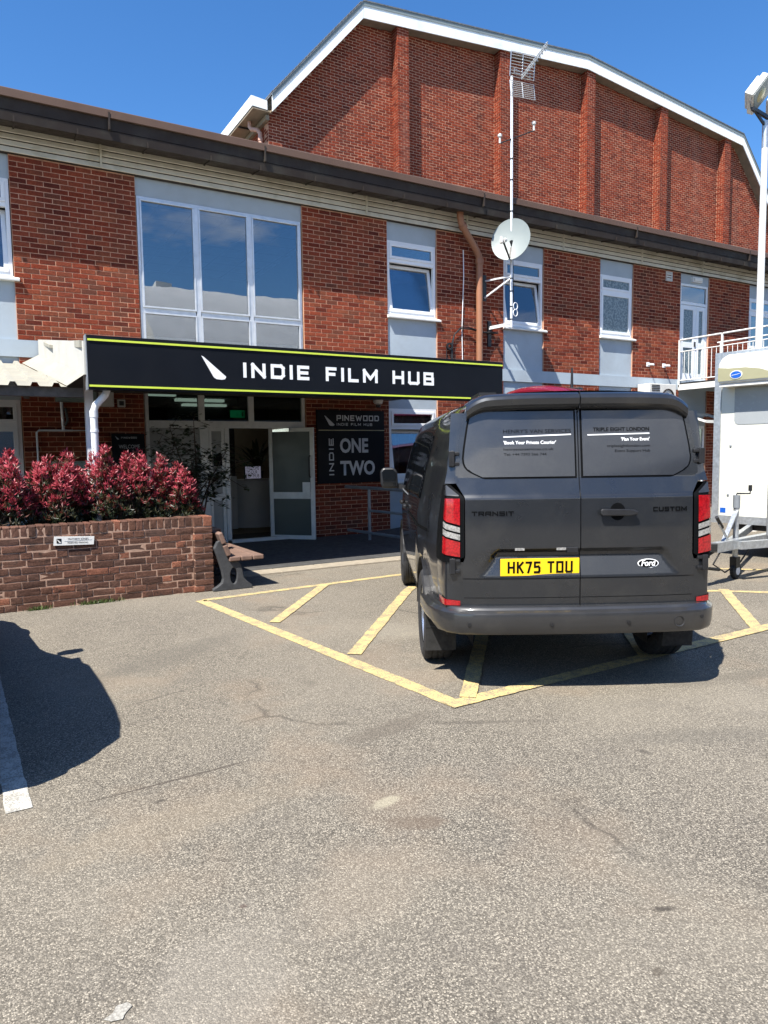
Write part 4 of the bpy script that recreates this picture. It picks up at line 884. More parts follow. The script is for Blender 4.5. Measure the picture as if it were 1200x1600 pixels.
for s in (-1, 1): mb = MB(); mb.tube([(9.72 + s * .05, 11.1, 8.9), (9.72 + s * .2, 11.1, 8.92), (9.72 + s * .2, 11.1, 8.84), (9.72 + s * .05, 11.1, 8.86)], .008, 5); mb.build('dipole', M['steel'], ua)
da = thing('dipole_aerial', 'slanting crossbar aerial with two pale knobs halfway up the mast', 'aerial', (MX, MY, 7.8))
a0, a1 = Vector((9.30, 11.26, 7.55)), Vector((10.10, 11.18, 7.92))
mb = MB(); mb.tube([a0, a1], .013, 6); mb.build('crossbar', M['black'], da)
for p in (a0, a1): mb = MB(); mb.tube([p, p + Vector((0, 0, .14))], .02, 8); mb.lathe([(.001, 0), (.04, .0), (.045, .04), (.001, .07)], Matrix.Translation(p + Vector((0, 0, .12))), 12); mb.build('knob', M['acwhite'], da, smooth=1)

# ------------------------------------------------------------------ floodlight post
lp = thing('floodlight_post', 'white pole carrying floodlights behind the white trailer', 'lamp post', (12.73, 8, 0))
mb = MB(); mb.tube([(12.73, 8, 0), (12.73, 8, 3), (12.73, 8, 7.42)], [.075, .066, .052], 16); mb.build('pole', M['whiteclean'], lp, smooth=1)
mb = MB(); mb.tube([(12.73, 8, 6.95), (12.73, 8, 7.42)], .054, 16); mb.build('pole_top', M['steel'], lp, smooth=1)
mb = MB(); mb.bar((12.22, 7.93, 7.50), (13.3, 8.07, 7.50), .05, .06); mb.bar((12.25, 7.94, 7.52), (12.68, 8, 7.36), .03, .05); mb.build('cross_arm', M['black'], lp)
for i, (x, sgn) in enumerate(((12.42, -1), (13.05, 1))):
    fm = Matrix.Translation((x, 7.93, 7.78)) @ Matrix.Rotation(math.radians(20), 4, 'Z') @ Matrix.Rotation(math.radians(30), 4, 'X') @ Matrix.Rotation(math.radians(24), 4, 'Y')
    mb = MB(); fl = [(-.24, -.23), (.24, -.23), (.24, .23), (-.24, .23)]
    mb.prism(fl, lambda a, b, d: fm @ Vector((a, d, b)), -.02, .10); mb.prism([(a * .8, b * .8) for a, b in fl], lambda a, b, d: fm @ Vector((a, d, b)), .101, .17)
    hd = mb.build('floodlight', M['acwhite'], lp, bev=.02)
    mb = MB(); mb.prism([(a * .88, b * .88) for a, b in fl], lambda a, b, d: fm @ Vector((a, d, b)), -.03, -.022); mb.build('lamp_glass', M['dish'], hd)
    mb = MB(); mb.lathe([(.001, -.05), (.09, -.045), (.12, -.032)], fm @ Matrix.Rotation(1.5708, 4, 'X') @ Matrix.Translation((0, 0, 0)) @ Matrix.Rotation(3.14159, 4, 'Y'), 16); mb.build('reflector', M['gold'], hd, smooth=1)
mb = MB(); mb.tube([(12.2, 7.9, 7.72), (12.1, 7.9, 7.58), (12.13, 7.9, 7.46), (12.3, 7.93, 7.44)], .008, 6); mb.build('cable', M['black'], lp, smooth=1)

# ------------------------------------------------------------------ landing outside the upstairs door
bl = thing('balcony_landing', 'white railed landing outside the upstairs white door', 'balcony', (16.3, 10.6, 3))
mb = MB(); mb.box(15.58, 18.9, 8.6, 11.88, 3.17, 3.21); mb.build('deck', M['black'], bl); mb = MB(); mb.box(15.56, 15.60, 8.6, 11.88, 3.03, 3.169); mb.box(15.61, 18.9, 8.6, 8.64, 3.03, 3.169); mb.build('edge_beam', M['whiteclean'], bl)
for y0, y1 in ((11.85, 10.72), (10.68, 9.3)):
    for z, rr_ in ((4.27, .022), (3.98, .014), (3.27, .014)): mb = MB(); mb.tube([(15.58, y0, z), (15.58, y1, z)], rr_, 8); mb.build('rail', M['whiteclean'], bl, smooth=1)
    n = int((y0 - y1) / .125)
    for k in range(1, n): y = y0 + (y1 - y0) * k / n; mb = MB(); mb.tube([(15.58, y, 3.27), (15.58, y, 3.98)], .008, 6); mb.build('baluster', M['whiteclean'], bl)
for y in (11.87, 10.70, 9.28): mb = MB(); mb.box(15.56, 15.60, y - .02, y + .02, 3.1, 4.27); mb.build('post', M['whiteclean'], bl)
mb = MB(); mb.tube([(16.85, 11.7, 4.27), (16.85, 9.3, 4.27)], .022, 8); mb.tube([(16.85, 11.7, 3.98), (16.85, 9.3, 3.98)], .014, 8); mb.build('rail', M['whiteclean'], bl, smooth=1)
for k in range(16): mb = MB(); y = 11.6 - k * .14; mb.tube([(16.85, y, 3.2), (16.85, y, 3.98)], .008, 6); mb.build('baluster', M['whiteclean'], bl)
for y in (11.6, 9.3): mb = MB(); mb.box(16.83, 16.87, y - .02, y + .02, 3.1, 4.27); mb.build('post', M['whiteclean'], bl)
for x in (15.7, 18.6): mb = MB(); mb.box(x, x + .1, 8.7, 8.8, 0, 3.17); mb.build('leg', M['greysteel'], bl)
pc = thing('door_canopy', 'small white framed glass canopy over the lower door under the landing', 'canopy', (16.2, 11.6, 2.2))
mb = MB(); mb.prism([(11.2, 2.20), (11.88, 2.42), (11.88, 2.47), (11.2, 2.25)], lambda a, b, d: (d, a, b), 15.72, 15.77); mb.prism([(11.2, 2.20), (11.88, 2.42), (11.88, 2.47), (11.2, 2.25)], lambda a, b, d: (d, a, b), 16.7, 16.75); mb.box(15.775, 16.695, 11.2, 11.25, 2.19, 2.26); mb.box(15.775, 16.695, 11.82, 11.88, 2.41, 2.46); mb.build('frame', M['whiteclean'], pc)
mb = MB(); mb.prism([(11.25, 2.225), (11.82, 2.41), (11.82, 2.42), (11.25, 2.235)], lambda a, b, d: (d, a, b), 15.775, 16.695); mb.build('pane', M['glass'], pc)

# ------------------------------------------------------------------ handrail by the entrance
hr = thing('handrail', 'grey tubular handrail against the brick right of the entrance', 'handrail', (6.05, 10.4, 0))
def hp(y, z): return (5.94 + (11.55 - y) * .11, y, z)
for z, rr_, y0 in ((.955, .030, 11.55), (.56, .022, 10.82), (.17, .026, 11.5)): mb = MB(); mb.tube([hp(y0, z), hp(9.35, z)], rr_, 10); mb.build('rail', M['greysteel'], hr, smooth=1)
for y in (10.82, 9.36): mb = MB(); mb.tube([hp(y, .02), hp(y, .955)], .028, 10); mb.build('post', M['greysteel'], hr, smooth=1)
mb = MB(); mb.prism([(5.8, .026), (9.0, .026), (9.0, .30)], lambda a, b, d: (a, d, b), 9.25, 11.55); mb.box(5.75, 9.0, 9.18, 9.245, .02, .06); struct(mb.build('access_ramp', M['slab']))

# ------------------------------------------------------------------ brick planter
PY = 8.08
P = thing('brick_planter', 'weathered low brick planter wall with brick on edge coping in the car park', 'planter', (.9, 8.2, 0)); rp = random.Random(21)
mb = MB(); mb.box(-2.4, 2.18, PY + .005, PY + .2, 0, .845); mb.build('wall', M['mortarp'], P); mb = MB(); mb.box(2.185, 2.385, PY - .042, PY + 1.6, 0, .845); mb.build('wall', M['mortarp'], P); mb = MB(); mb.box(-2.4, 2.18, 9.5, 9.7, 0, .6); mb.build('wall', M['mortarp'], P)
mb = MB(); mb.face([(-2.4, PY + .2, .76), (2.2, PY + .2, .76), (2.2, 9.55, .76), (-2.4, 9.55, .76)]); struct(mb.build('soil', M['soil'])).parent = P; bpy.data.objects['soil'].matrix_parent_inverse = ROOT[P]
def rough_brick(x0, x1, y0, y1, z0, z1, rnd, jit=.0022, name='brick', parent=P, mat='brickp', rnd_corner=.005):
    # block with worn edges: every face slightly uneven
    mb = MB(); c = rnd_corner; j = lambda: rnd.uniform(-jit, jit)
    def ring(y, ins): return [(x0 + ins + j(), y + j() * .5, z0 + ins + j()), ((x0 + x1) / 2 + j(), y + j(), z0 + ins + j()), (x1 - ins + j(), y + j() * .5, z0 + ins + j()), (x1 - ins + j(), y + j(), (z0 + z1) / 2), (x1 - ins + j(), y + j() * .5, z1 - ins + j()), ((x0 + x1) / 2 + j(), y + j(), z1 - ins + j()), (x0 + ins + j(), y + j() * .5, z1 - ins + j()), (x0 + ins + j(), y + j(), (z0 + z1) / 2)]
    A, Bq, D = ring(y0, c), ring(y0 + c, 0), ring(y1, 0); mb.v = A + Bq + D + [((x0 + x1) / 2, y0 - abs(j()), (z0 + z1) / 2)]
    for i in range(8):
        q = (i + 1) % 8; mb.f += [(24, i, q), (i, 8 + i, 8 + q, q), (8 + i, 16 + i, 16 + q, 8 + q)]
    return mb.build(name, M[mat], parent)
L3 = .3375; ncr = 0
for n_ in range(10):
    z = n_ * .0755; x = -2.4 + (0 if n_ % 2 else .1688); k = 0
    far = MB()
    while x < 2.175:
        ln = .225 if k % 2 == 0 else .1125
        if rp.random() < .12: ln = .1125 if ln > .2 else .225
        e = min(x + ln, 2.178)
        if e - x > .04:
            dy = rp.uniform(-.004, .005)
            if e > .1: rough_brick(x + .004, e - .004, PY + dy, PY + .03, z + .004, z + .0705, rp)
            else: far.box(x + .005, e - .005, PY + dy, PY + .03, z + .006, z + .07)
        x = e; k += 1
    if far.v: o = far.build('brick_courses', M['brickp'], P); o['kind'] = 'stuff'
x = -2.4
while x < 2.17:
    w_ = rp.uniform(.07, .082); e = min(x + w_, 2.176)
    if e - x > .03: rough_brick(x + .003, e - .004, PY + rp.uniform(-.005, .005), PY + .215, .762, .868 + rp.uniform(-.006, .004), rp, .003)
    x = e + .002
for n_ in range(12):    # end pier, alternate one stretcher or two headers
    z = n_ * .0755 if n_ < 10 else .755
    h_ = .066 if n_ < 10 else .115
    if n_ == 11: continue
    x0 = 2.178 - (.012 if n_ == 0 else 0)
    cuts = [(x0, 2.395)] if n_ % 2 else [(x0, 2.285), (2.290, 2.395)]
    for a, b in cuts: rough_brick(a + .003, b - .002, PY - .05 + rp.uniform(-.004, .004), PY + .2, z + .006, z + h_, rp, .003)
for n_ in range(11):
    z = n_ * .0755; k = 0; y = PY + .205
    while y < 9.65:
        e = min(y + .225, 9.68)
        if e - y > .06: rough_brick(2.19, 2.39, y + .004, e - .004, z + .006, z + .07, rp)
        y = e
np_ = thing('parking_nameplate', 'white name plate with a black square logo fixed to the planter bricks', 'sign', (.92, PY - .02, .64))
mb = MB(); mb.prism([(.725, .655), (1.115, .640), (1.125, .725), (.735, .748)], lambda a, b, d: (a, d, b), PY - .022, PY - .006); mb.build('plate', M['whiteclean'], np_)
mb = MB(); mb.prism([(.755, .677), (.80, .675), (.802, .723), (.757, .725)], lambda a, b, d: (a, d, b), PY - .0245, PY - .0222); mb.build('logo', M['ink'], np_)
mb = MB(); mb.prism([(.759, .716), (.765, .716), (.798, .684), (.793, .679), (.78, .681)], lambda a, b, d: (a, d, b), PY - .0265, PY - .0247); mb.build('emblem', M['whiteclean'], np_)
mb = MB(); mb.box(.83, 1.10, PY - .0235, PY - .0222, .6905, .6925); mb.build('rule', M['greysteel'], np_)
rot = Matrix.Rotation(math.radians(-2.8), 4, 'Z')
fonttext('lettering', 'MATHEW JONES', .03, M['ink'], np_, facing(.865, PY - .0235, .704) @ rot, .20); fonttext('lettering', 'RESERVED PARKING', .026, M['ink'], np_, facing(.86, PY - .0235, .667) @ rot, .20)

# weeds at the planter foot
wd = MB(); wd.tone = []; rw = random.Random(5)
for k in range(420):
    cx = rw.choice([rw.gauss(1.18, .11), rw.gauss(1.1, .09), rw.gauss(.55, .05)]); cy = PY - rw.uniform(.0, .05); a = rw.uniform(0, 6.28); h_ = rw.uniform(.01, .045); L_ = rw.uniform(.01, .03)
    p0 = Vector((cx, cy, 0)); p1 = p0 + Vector((math.cos(a) * L_, math.sin(a) * L_ * .6 - .004, h_)); s_ = Vector((-math.sin(a), math.cos(a), 0)) * .0035
    wd.face([p0 - s_, p0 + s_, p1 + s_ * .8, p1 - s_ * .3]); wd.tone += [rw.random()] * 4
wd.build('weeds', M['weed'], kind='stuff')['label'] = 'small green weeds growing along the foot of the planter'

# ------------------------------------------------------------------ shrubs
def shrub(name, label, c, rad, h, nshoot, seed, mat, group=None, lsize=.058, base=.78, tips=True):
    r_ = random.Random(seed); t = thing(name, label, 'shrub', (c[0], c[1], base), group=group)
    lf = MB(); lf.tone = []; st = MB()
    lobes = [(c[0] + r_.uniform(-.6, .6) * rad, c[1] + r_.uniform(-.5, .5) * rad, r_.uniform(.45, 1.08)) for _ in range(8)] + [(c[0], c[1], 1.0)]
    for k in range(nshoot):
        lx, ly, lh = r_.choice(lobes)
        a = r_.uniform(0, 6.283); q = math.sqrt(r_.random()); zz = r_.random() ** .7
        rr_ = rad * .40 * (1 - .6 * zz * zz) * q
        tip = Vector((lx + math.cos(a) * rr_, ly + math.sin(a) * rr_ * .85, base + .04 + (h * lh) * zz * (1 - .25 * q * q)))
        outer = zz * .78 + q * .34 + r_.uniform(-.12, .12)
        dirv = Vector((math.cos(a) * .5 * q + r_.uniform(-.3, .3), math.sin(a) * .5 * q + r_.uniform(-.3, .3), r_.uniform(.5, 1.1))).normalized()
        shade_ = r_.choice((1, 1, 1.1, .9, .45)); n_l = r_.randint(6, 10) if tips else r_.randint(4, 7)
        for j in range(n_l):
            aa = j * 2.4 + r_.uniform(-.4, .4); e = dirv.cross(Vector((math.cos(aa), math.sin(aa), .3))).normalized()
            ld = (dirv * r_.uniform(.35, 1.2) + e * r_.uniform(.5, 1.0)).normalized()
            if not tips: ld = (ld + Vector((0, 0, -.7))).normalized()
            sd = ld.cross(dirv + Vector((.01, .02, 0))).normalized(); L_ = lsize * r_.uniform(.6, 1.25); W_ = L_ * r_.uniform(.12, .17) * (1 if tips else 1.5)
            p0 = tip - dirv * (.03 * j / n_l); nn = ld.cross(sd) * (L_ * .12)
            p1 = p0 + ld * L_ * .5; p2 = p0 + ld * L_
            i = len(lf.v); lf.v += [tuple(p0), tuple(p1 - sd * W_ + nn), tuple(p1), tuple(p1 + sd * W_ + nn), tuple(p2)]; lf.f += [(i, i + 2, i + 1), (i, i + 3, i + 2), (i + 1, i + 2, i + 4), (i + 2, i + 3, i + 4)]
            tv = max(0, min(1, (outer - .30) * 1.5 * shade_ + r_.uniform(-.24, .24))) if tips else r_.random(); lf.tone += [tv] * 5
        if k % 9 == 0:
            b0 = Vector((c[0] + (lx - c[0]) * .4 + r_.uniform(-.05, .05), c[1] + (ly - c[1]) * .4, base - .06)); st.tube([b0, b0.lerp(tip, .5) + Vector((0, 0, .05)), tip], [.009, .006, .003], 5, False)
    lf.build('foliage', mat, t); st.build('stems', M['stem'], t); return t
for i, (x, y, rad, h, ns, lab) in enumerate([(.10, 8.62, .50, .90, 1050, 'red tipped shrub at the left edge of the planter, tallest one'), (.72, 8.70, .48, .74, 930, 'red tipped shrub behind the white name plate'), (1.05, 8.95, .45, .82, 850, 'red tipped shrub just left of the white downpipe'),
        (1.62, 8.72, .50, .84, 1080, 'red tipped shrub just right of the white downpipe'), (1.98, 8.62, .46, .78, 1020, 'red tipped shrub at the right end above the planter pier'), (-.75, 8.7, .5, .8, 500, 'red tipped shrub beyond the left edge shrub')]):
    shrub('red_shrub', lab, (x, y), rad, h, ns, 50 + i, M['photinia'], 'red tipped shrubs in the brick planter')
def branchy(name, label, c, seed):
    r_ = random.Random(seed); t = thing(name, label, 'tree', (c[0], c[1], .6)); lf = MB(); lf.tone = []; st = MB()
    for (ex, ez) in ((-.55, 1.72), (-.30, 1.95), (.02, 2.08), (.15, 1.7), (.42, 1.62), (.62, 1.45), (-.1, 1.5), (-.5, 1.40), (.25, 1.30)):
        b0 = Vector((c[0] + r_.uniform(-.08, .08), c[1], .55)); e = Vector((c[0] + ex, c[1] + r_.uniform(-.4, .3), ez)); m_ = b0.lerp(e, .5) + Vector((-ex * .15, 0, .12)); st.tube([b0, m_, e], [.016, .010, .004], 6, False)
        for k in range(22):
            s = r_.uniform(.35, 1.02); base_ = (b0.lerp(m_, s * 2) if s < .5 else m_.lerp(e, s * 2 - 1)); tw = base_ + Vector((r_.gauss(0, .15), r_.gauss(0, .13), r_.gauss(.02, .09))); st.tube([base_, tw], [.004, .002], 4, False)
            for j in range(15):
                p0 = tw + Vector((r_.gauss(0, .035), r_.gauss(0, .035), r_.gauss(0, .03))); a = r_.uniform(0, 6.28); ld = Vector((math.cos(a), math.sin(a), r_.uniform(-.6, .2))).normalized(); sd = ld.cross(Vector((0, 0, 1))).normalized(); L_ = r_.uniform(.055, .10); W_ = L_ * .30
                p1 = p0 + ld * L_ * .5; p2 = p0 + ld * L_; lf.face([p0, p1 - sd * W_, p2, p1 + sd * W_]); lf.tone += [r_.random()] * 4
    lf.build('crown', M['darkleaf'], t); st.build('trunk', M['stem'], t, smooth=2)
branchy('dark_shrub', 'thin dark leaved shrub standing in shade in front of the entrance glazing', (2.72, 9.85), 31)
shrub('low_dark_shrub', 'low dark bush at the foot of the entrance glazing behind the planter', (2.62, 9.8), .30, .38, 220, 77, M['darkleaf'], None, .05, .55, False)
mb = MB(); mb.box(2.45, 2.95, 9.5, 10.1, 0, .56); pb = thing('brick_tub', 'low dark brick tub behind the right end of the planter', 'planter', (2.7, 9.8, 0)); mb.build('core', M['mortarp'], pb)
for n_ in range(7):
    for k in range(2): x = 2.45 + k * .25; rough_brick(x + .004, x + .246, 9.485, 9.52, n_ * .08 + .006, n_ * .08 + .074, rp, .004, 'brick', pb)

# ------------------------------------------------------------------ bench
bn = thing('bench', 'brown plank bench on charcoal cast ends beside the planter', 'bench', (2.6, 8.6, 0))
endp = [(2.39, .50), (2.425, .40), (2.475, .22), (2.485, .14), (2.47, .09), (2.42, .055), (2.365, .03), (2.365, 0), (2.83, 0), (2.835, .035), (2.78, .08), (2.735, .13), (2.715, .23), (2.695, .30), (2.665, .335), (2.56, .335), (2.53, .42), (2.49, .57), (2.465, .585), (2.43, .575)]
hole = [(2.61 + .042 * math.cos(a * math.pi / 8), .165 + .095 * math.sin(a * math.pi / 8)) for a in range(16)]
def bench_end(y0, y1):
    bm = bmesh.new(); 
    def loop(pts, y): vs = [bm.verts.new((x, y, z)) for x, z in pts]; return vs
    for y in (y0, y1):
        a = loop(endp, y); h_ = loop(hole, y); es = [bm.edges.new((q[i], q[(i + 1) % len(q)])) for q in (a, h_) for i in range(len(q))]
        bmesh.ops.triangle_fill(bm, edges=es, use_beauty=True)
        if y == y0: A, Hh = a, h_
    for q, q2 in ((A, a), (Hh, h_)):
        for i in range(len(q)): k = (i + 1) % len(q); bm.faces.new((q[i], q[k], q2[k], q2[i]))
    bmesh.ops.recalc_face_normals(bm, faces=bm.faces); me = bpy.data.meshes.new('bench_end'); bm.to_mesh(me); bm.free(); me.materials.append(M['benchleg']); o = link('bench_end', me, bn); bv = o.modifiers.new('bevel', 'BEVEL'); bv.width = .008; bv.segments = 2; bv.limit_method = 'ANGLE'
bench_end(7.96, 8.03); bench_end(9.22, 9.29)
for i in range(3):
    x = 2.555 + i * .142; mb = MB(); mb.box(x, x + .134, 7.93, 9.34, .337, .392); mb.build('seat_plank', M['bench'], bn, bev=.012)
for i, (x, z) in enumerate(((2.532, .47), (2.478, .615))):
    Mx = Matrix.Translation((x, 8.635, z)) @ Matrix.Rotation(math.radians(-21), 4, 'Y'); mb = MB(); mb.xbox(Mx, .055, 1.41, .135); mb.build('back_plank', M['bench'], bn, bev=.012)
# ------------------------------------------------------------------ box trailer
TZ = math.atan2(-.99, .143)
T_ = thing('box_trailer', 'tall cream white box trailer with galvanised drawbar at the right edge', 'trailer', (9.4, 6.55, 0), TZ)
# own frame: x along the front wall (far corner 0), -y towards the drawbar
TW_, TL_ = 2.45, 5.2
mb = MB(); mb.box(.10, TW_ - .10, 0, .02, .60, 2.84); mb.build('front_panel', M['trailer'], T_)
mb = MB(); mb.box(0, TW_, .021, TL_, .55, 2.90); mb.build('body', M['trailer'], T_, bev=.01)
for x in (0, TW_ - .10): mb = MB(); mb.box(x, x + .099, -.012, .02, .50, 2.93); mb.build('corner_post', M['steel'], T_)
mb = MB(); mb.box(.10, TW_ - .10, -.012, .02, 2.842, 2.93); mb.build('top_rail', M['steel'], T_)
mb = MB(); mb.box(-.004, TW_, -.02, .06, .49, .60); mb.build('bottom_rail', M['steel'], T_)
mb = MB(); mb.box(-.005, -.001, .2, TL_, .6, 2.85); mb.build('side_panel', M['trailer'], T_)
# air conditioner pod with gold sweep and blue badge
def pod(name, prof, y0, m, par=T_, bev=.03): mb = MB(); mb.prism(prof, lambda a, b, d: (a, d, b), y0, .0); return mb.build(name, m, par, bev=bev)
pd = pod('pod_casing', [(.17, 2.47), (.17, 2.74), (.22, 2.82), (.30, 2.86), (2.0, 2.86), (2.08, 2.80), (2.08, 2.47)], -.27, M['whiteclean'])
mb = MB(); mb.prism([(.18, 2.425), (2.07, 2.425), (2.07, 2.468), (.18, 2.468)], lambda a, b, d: (a, d, b), -.24, 0); mb.build('pod_base', M['acwhite'], pd)
mb = MB(); mb.prism([(.175, 2.50), (.175, 2.69), (.32, 2.67), (.55, 2.665), (.75, 2.63), (.95, 2.55), (.97, 2.50)], lambda a, b, d: (a, d, b), -.276, -.271); mb.build('gold_sweep', M['gold'], pd)
def oval(mb, cx, cz, rx, rz, y0, y1, fn=None, n=24): mb.prism([(cx + rx * math.cos(2 * math.pi * i / n), cz + rz * math.sin(2 * math.pi * i / n)) for i in range(n)], fn or (lambda a, b, d: (a, d, b)), y0, y1)
mb = MB(); oval(mb, .43, 2.575, .085, .058, -.284, -.277); bdg = mb.build('badge_ring', M['whiteclean'], pd)
mb = MB(); oval(mb, .43, 2.575, .073, .047, -.288, -.2845); mb.build('badge', M['blue'], pd)
mb = MB(); mb.prism([(.37, 2.566), (.43, 2.574), (.49, 2.585), (.49, 2.589), (.43, 2.580), (.37, 2.571)], lambda a, b, d: (a, d, b), -.290, -.2882); mb.build('badge_stripe', M['whiteclean'], pd)
mb = MB(); q = [(.29, 1.96), (.29, 2.42), (2.1, 2.42), (2.1, 1.90), (.35, 1.90), (.31, 1.92)]; mb.prism(q, lambda a, b, d: (a, d, b), -.006, -.001); mb.build('grey_window', M['greywin'], T_)
for x, z in ((.25, 1.6), (.23, .90), (1.9, 1.6)): mb = MB(); mb.lathe([(.001, .0), (.016, .0), (.016, .012), (.001, .016)], Matrix.Translation((x, 0, z)) @ Matrix.Rotation(1.5708, 4, 'X'), 10); mb.build('bolt', M['greysteel'], T_)
mb = MB(); mb.box(.12, .20, -.004, -.001, .64, .71); mb.build('blue_sticker', M['blue'], T_)
# chassis, drawbar
mb = MB(); mb.bar((1.22, .3, .45), (1.22, -2.35, .45), .09, .11); mb.build('drawbar', M['steel'], T_)
for x in (.35, 2.1): mb = MB(); mb.bar((x, .6, .44), (1.22 + (x - 1.22) * .08, -1.9, .44), .06, .09); mb.build('side_bar', M['steel'], T_)
mb = MB(); mb.box(.2, 2.25, .1, TL_ - .1, .40, .489); mb.build('chassis', M['black'], T_)
mb = MB(); mb.bar((1.22, -2.3, .45), (1.22, -2.62, .47), .07, .08); mb.build('coupling_head', M['black'], T_)
mb = MB(); mb.tube([(1.22, -2.05, .52), (1.22, -2.15, .62), (1.23, -2.28, .72)], .014, 8); lv = mb.build('brake_lever', M['steel'], T_, smooth=1)
mb = MB(); mb.tube([(1.23, -2.20, .67), (1.24, -2.36, .80)], .020, 8); mb.build('lever_grip', M['black'], lv, smooth=1)
JY = -1.68
mb = MB(); mb.tube([(1.14, JY, .25), (1.14, JY, .98)], .032, 12); jw = mb.build('jockey_tube', M['steel'], T_, smooth=1)
mb = MB(); mb.tube([(1.14, JY, .86), (1.14, JY, 1.01)], .040, 12); mb.build('jockey_collar', M['greysteel'], jw, smooth=1)
mb = MB(); mb.tube([(1.14, JY, 1.01), (1.14, JY, 1.03), (1.25, JY + .1, 1.03), (1.25, JY + .1, 1.12)], .010, 8); mb.tube([(1.25, JY + .1, 1.06), (1.25, JY + .1, 1.13)], .022, 8); mb.build('crank_handle', M['black'], jw, smooth=1)
mb = MB(); mb.box(1.10, 1.18, JY - .05, JY + .05, .14, .27); mb.build('wheel_fork', M['black'], jw)
mb = MB(); mb.lathe([(.02, -.03), (.085, -.03), (.10, -.015), (.10, .015), (.085, .03), (.02, .03)], Matrix.Translation((1.14, JY + .02, .10)) @ Matrix.Rotation(1.5708, 4, 'Y'), 20); mb.build('jockey_wheel', M['blackm'], jw, smooth=.6)
mb = MB(); mb.lathe([(.001, -.035), (.05, -.034), (.05, .034), (.001, .035)], Matrix.Translation((1.14, JY + .02, .10)) @ Matrix.Rotation(1.5708, 4, 'Y'), 16); mb.build('wheel_hub', M['greypole'], jw)
mb = MB(); mb.bar((1.14, JY + .03, .86), (1.2, JY - .42, .50), .05, .02); mb.build('stay', M['steel'], T_)
mb = MB(); mb.tube([(1.30, JY + .5, .50), (1.30, JY + .5, 1.12)], .022, 10); mb.tube([(1.38, JY + .75, .50), (1.38, JY + .75, .98)], .022, 10); mb.build('prop_stand', M['steel'], T_, smooth=1)
mb = MB(); mb.bar((1.55, JY + .9, .50), (1.55, JY + .9, .66), .05); mb.bar((1.4, JY + .9, .53), (1.7, JY + .9, .53), .1, .05); mb.build('winch_post', M['black'], T_)
mb = MB(); mb.tube([(1.30, JY + .5, .52), (1.42, JY + .8, .62), (1.62, JY + 1.15, .82), (1.75, JY + 1.5, 1.02)], .012, 8); mb.build('cable', M['black'], T_, smooth=1)
mb = MB(); mb.tube([(1.14, JY - .3, .42), (1.1, JY - .45, .22), (1.12, JY - .2, .10), (1.16, JY + .1, .2), (1.2, JY + .3, .4)], .010, 8); mb.tube([(1.2, JY - .5, .44), (1.15, JY - .75, .34), (1.12, JY - .65, .20), (1.15, JY - .4, .16)], .02, 8); mb.build('breakaway_cable', M['black'], T_, smooth=1)
for y in (2.3, 3.15):
    for x in (.05, TW_ - .25):
        mb = MB(); mb.lathe([(.12, -.09), (.28, -.09), (.32, -.05), (.32, .05), (.28, .09), (.12, .09)], Matrix.Translation((x + .1, y, .32)) @ Matrix.Rotation(1.5708, 4, 'Y'), 24); wl = mb.build('wheel', M['tyre'], T_, smooth=.6)
        mb = MB(); mb.lathe([(.001, -.05), (.19, -.06), (.2, .06), (.001, .05)], Matrix.Translation((x + .1, y, .32)) @ Matrix.Rotation(1.5708, 4, 'Y'), 20); mb.build('rim', M['rim'], wl)

# ------------------------------------------------------------------ the charcoal van
def sst(a, b, x):
    t = max(0, min(1, (x - a) / (b - a))); return t * t * (3 - 2 * t)
def lerpt(tab, x):
    if x <= tab[0][0]: return tab[0][1]
    for (a, p), (b, q) in zip(tab, tab[1:]):
        if x <= b: return p + (q - p) * (x - a) / (b - a)
    return tab[-1][1]
VAN = thing('parked_van', 'charcoal grey panel van parked nose to the entrance, seen from behind', 'van', (3.777, 4.034, 0), -.506)
MAIN = [(.30, .88), (.40, .930), (.50, .950), (.70, .968), (.95, .972), (1.12, .962), (1.25, .940), (1.40, .908), (1.60, .858), (1.74, .815), (1.83, .77), (1.89, .70), (1.925, .60), (1.945, .42), (1.953, .2), (1.955, 0)]
REAR = [(.30, .82), (.40, .845), (.50, .858), (.70, .868), (.95, .866), (1.12, .852), (1.25, .832), (1.40, .808), (1.60, .770), (1.74, .742), (1.83, .715), (1.89, .66), (1.925, .56), (1.945, .40), (1.953, .2), (1.955, 0)]
def rearv(z): return lerpt([(.3, -.90), (.56, -.905), (.95, -.905), (1.28, -.895), (1.40, -.862), (1.60, -.835), (1.84, -.80), (1.96, -.785)], z)
def halfw(v, z):
    a, b = lerpt(MAIN, z), lerpt(REAR, z)
    k = sst(-.95, .25, v); w_ = b + (a - b) * k
    if v > 2.4:
        w_ *= 1 - .10 * sst(2.4, 4.0, v) - .25 * sst(3.75, 4.15, v)
    return w_
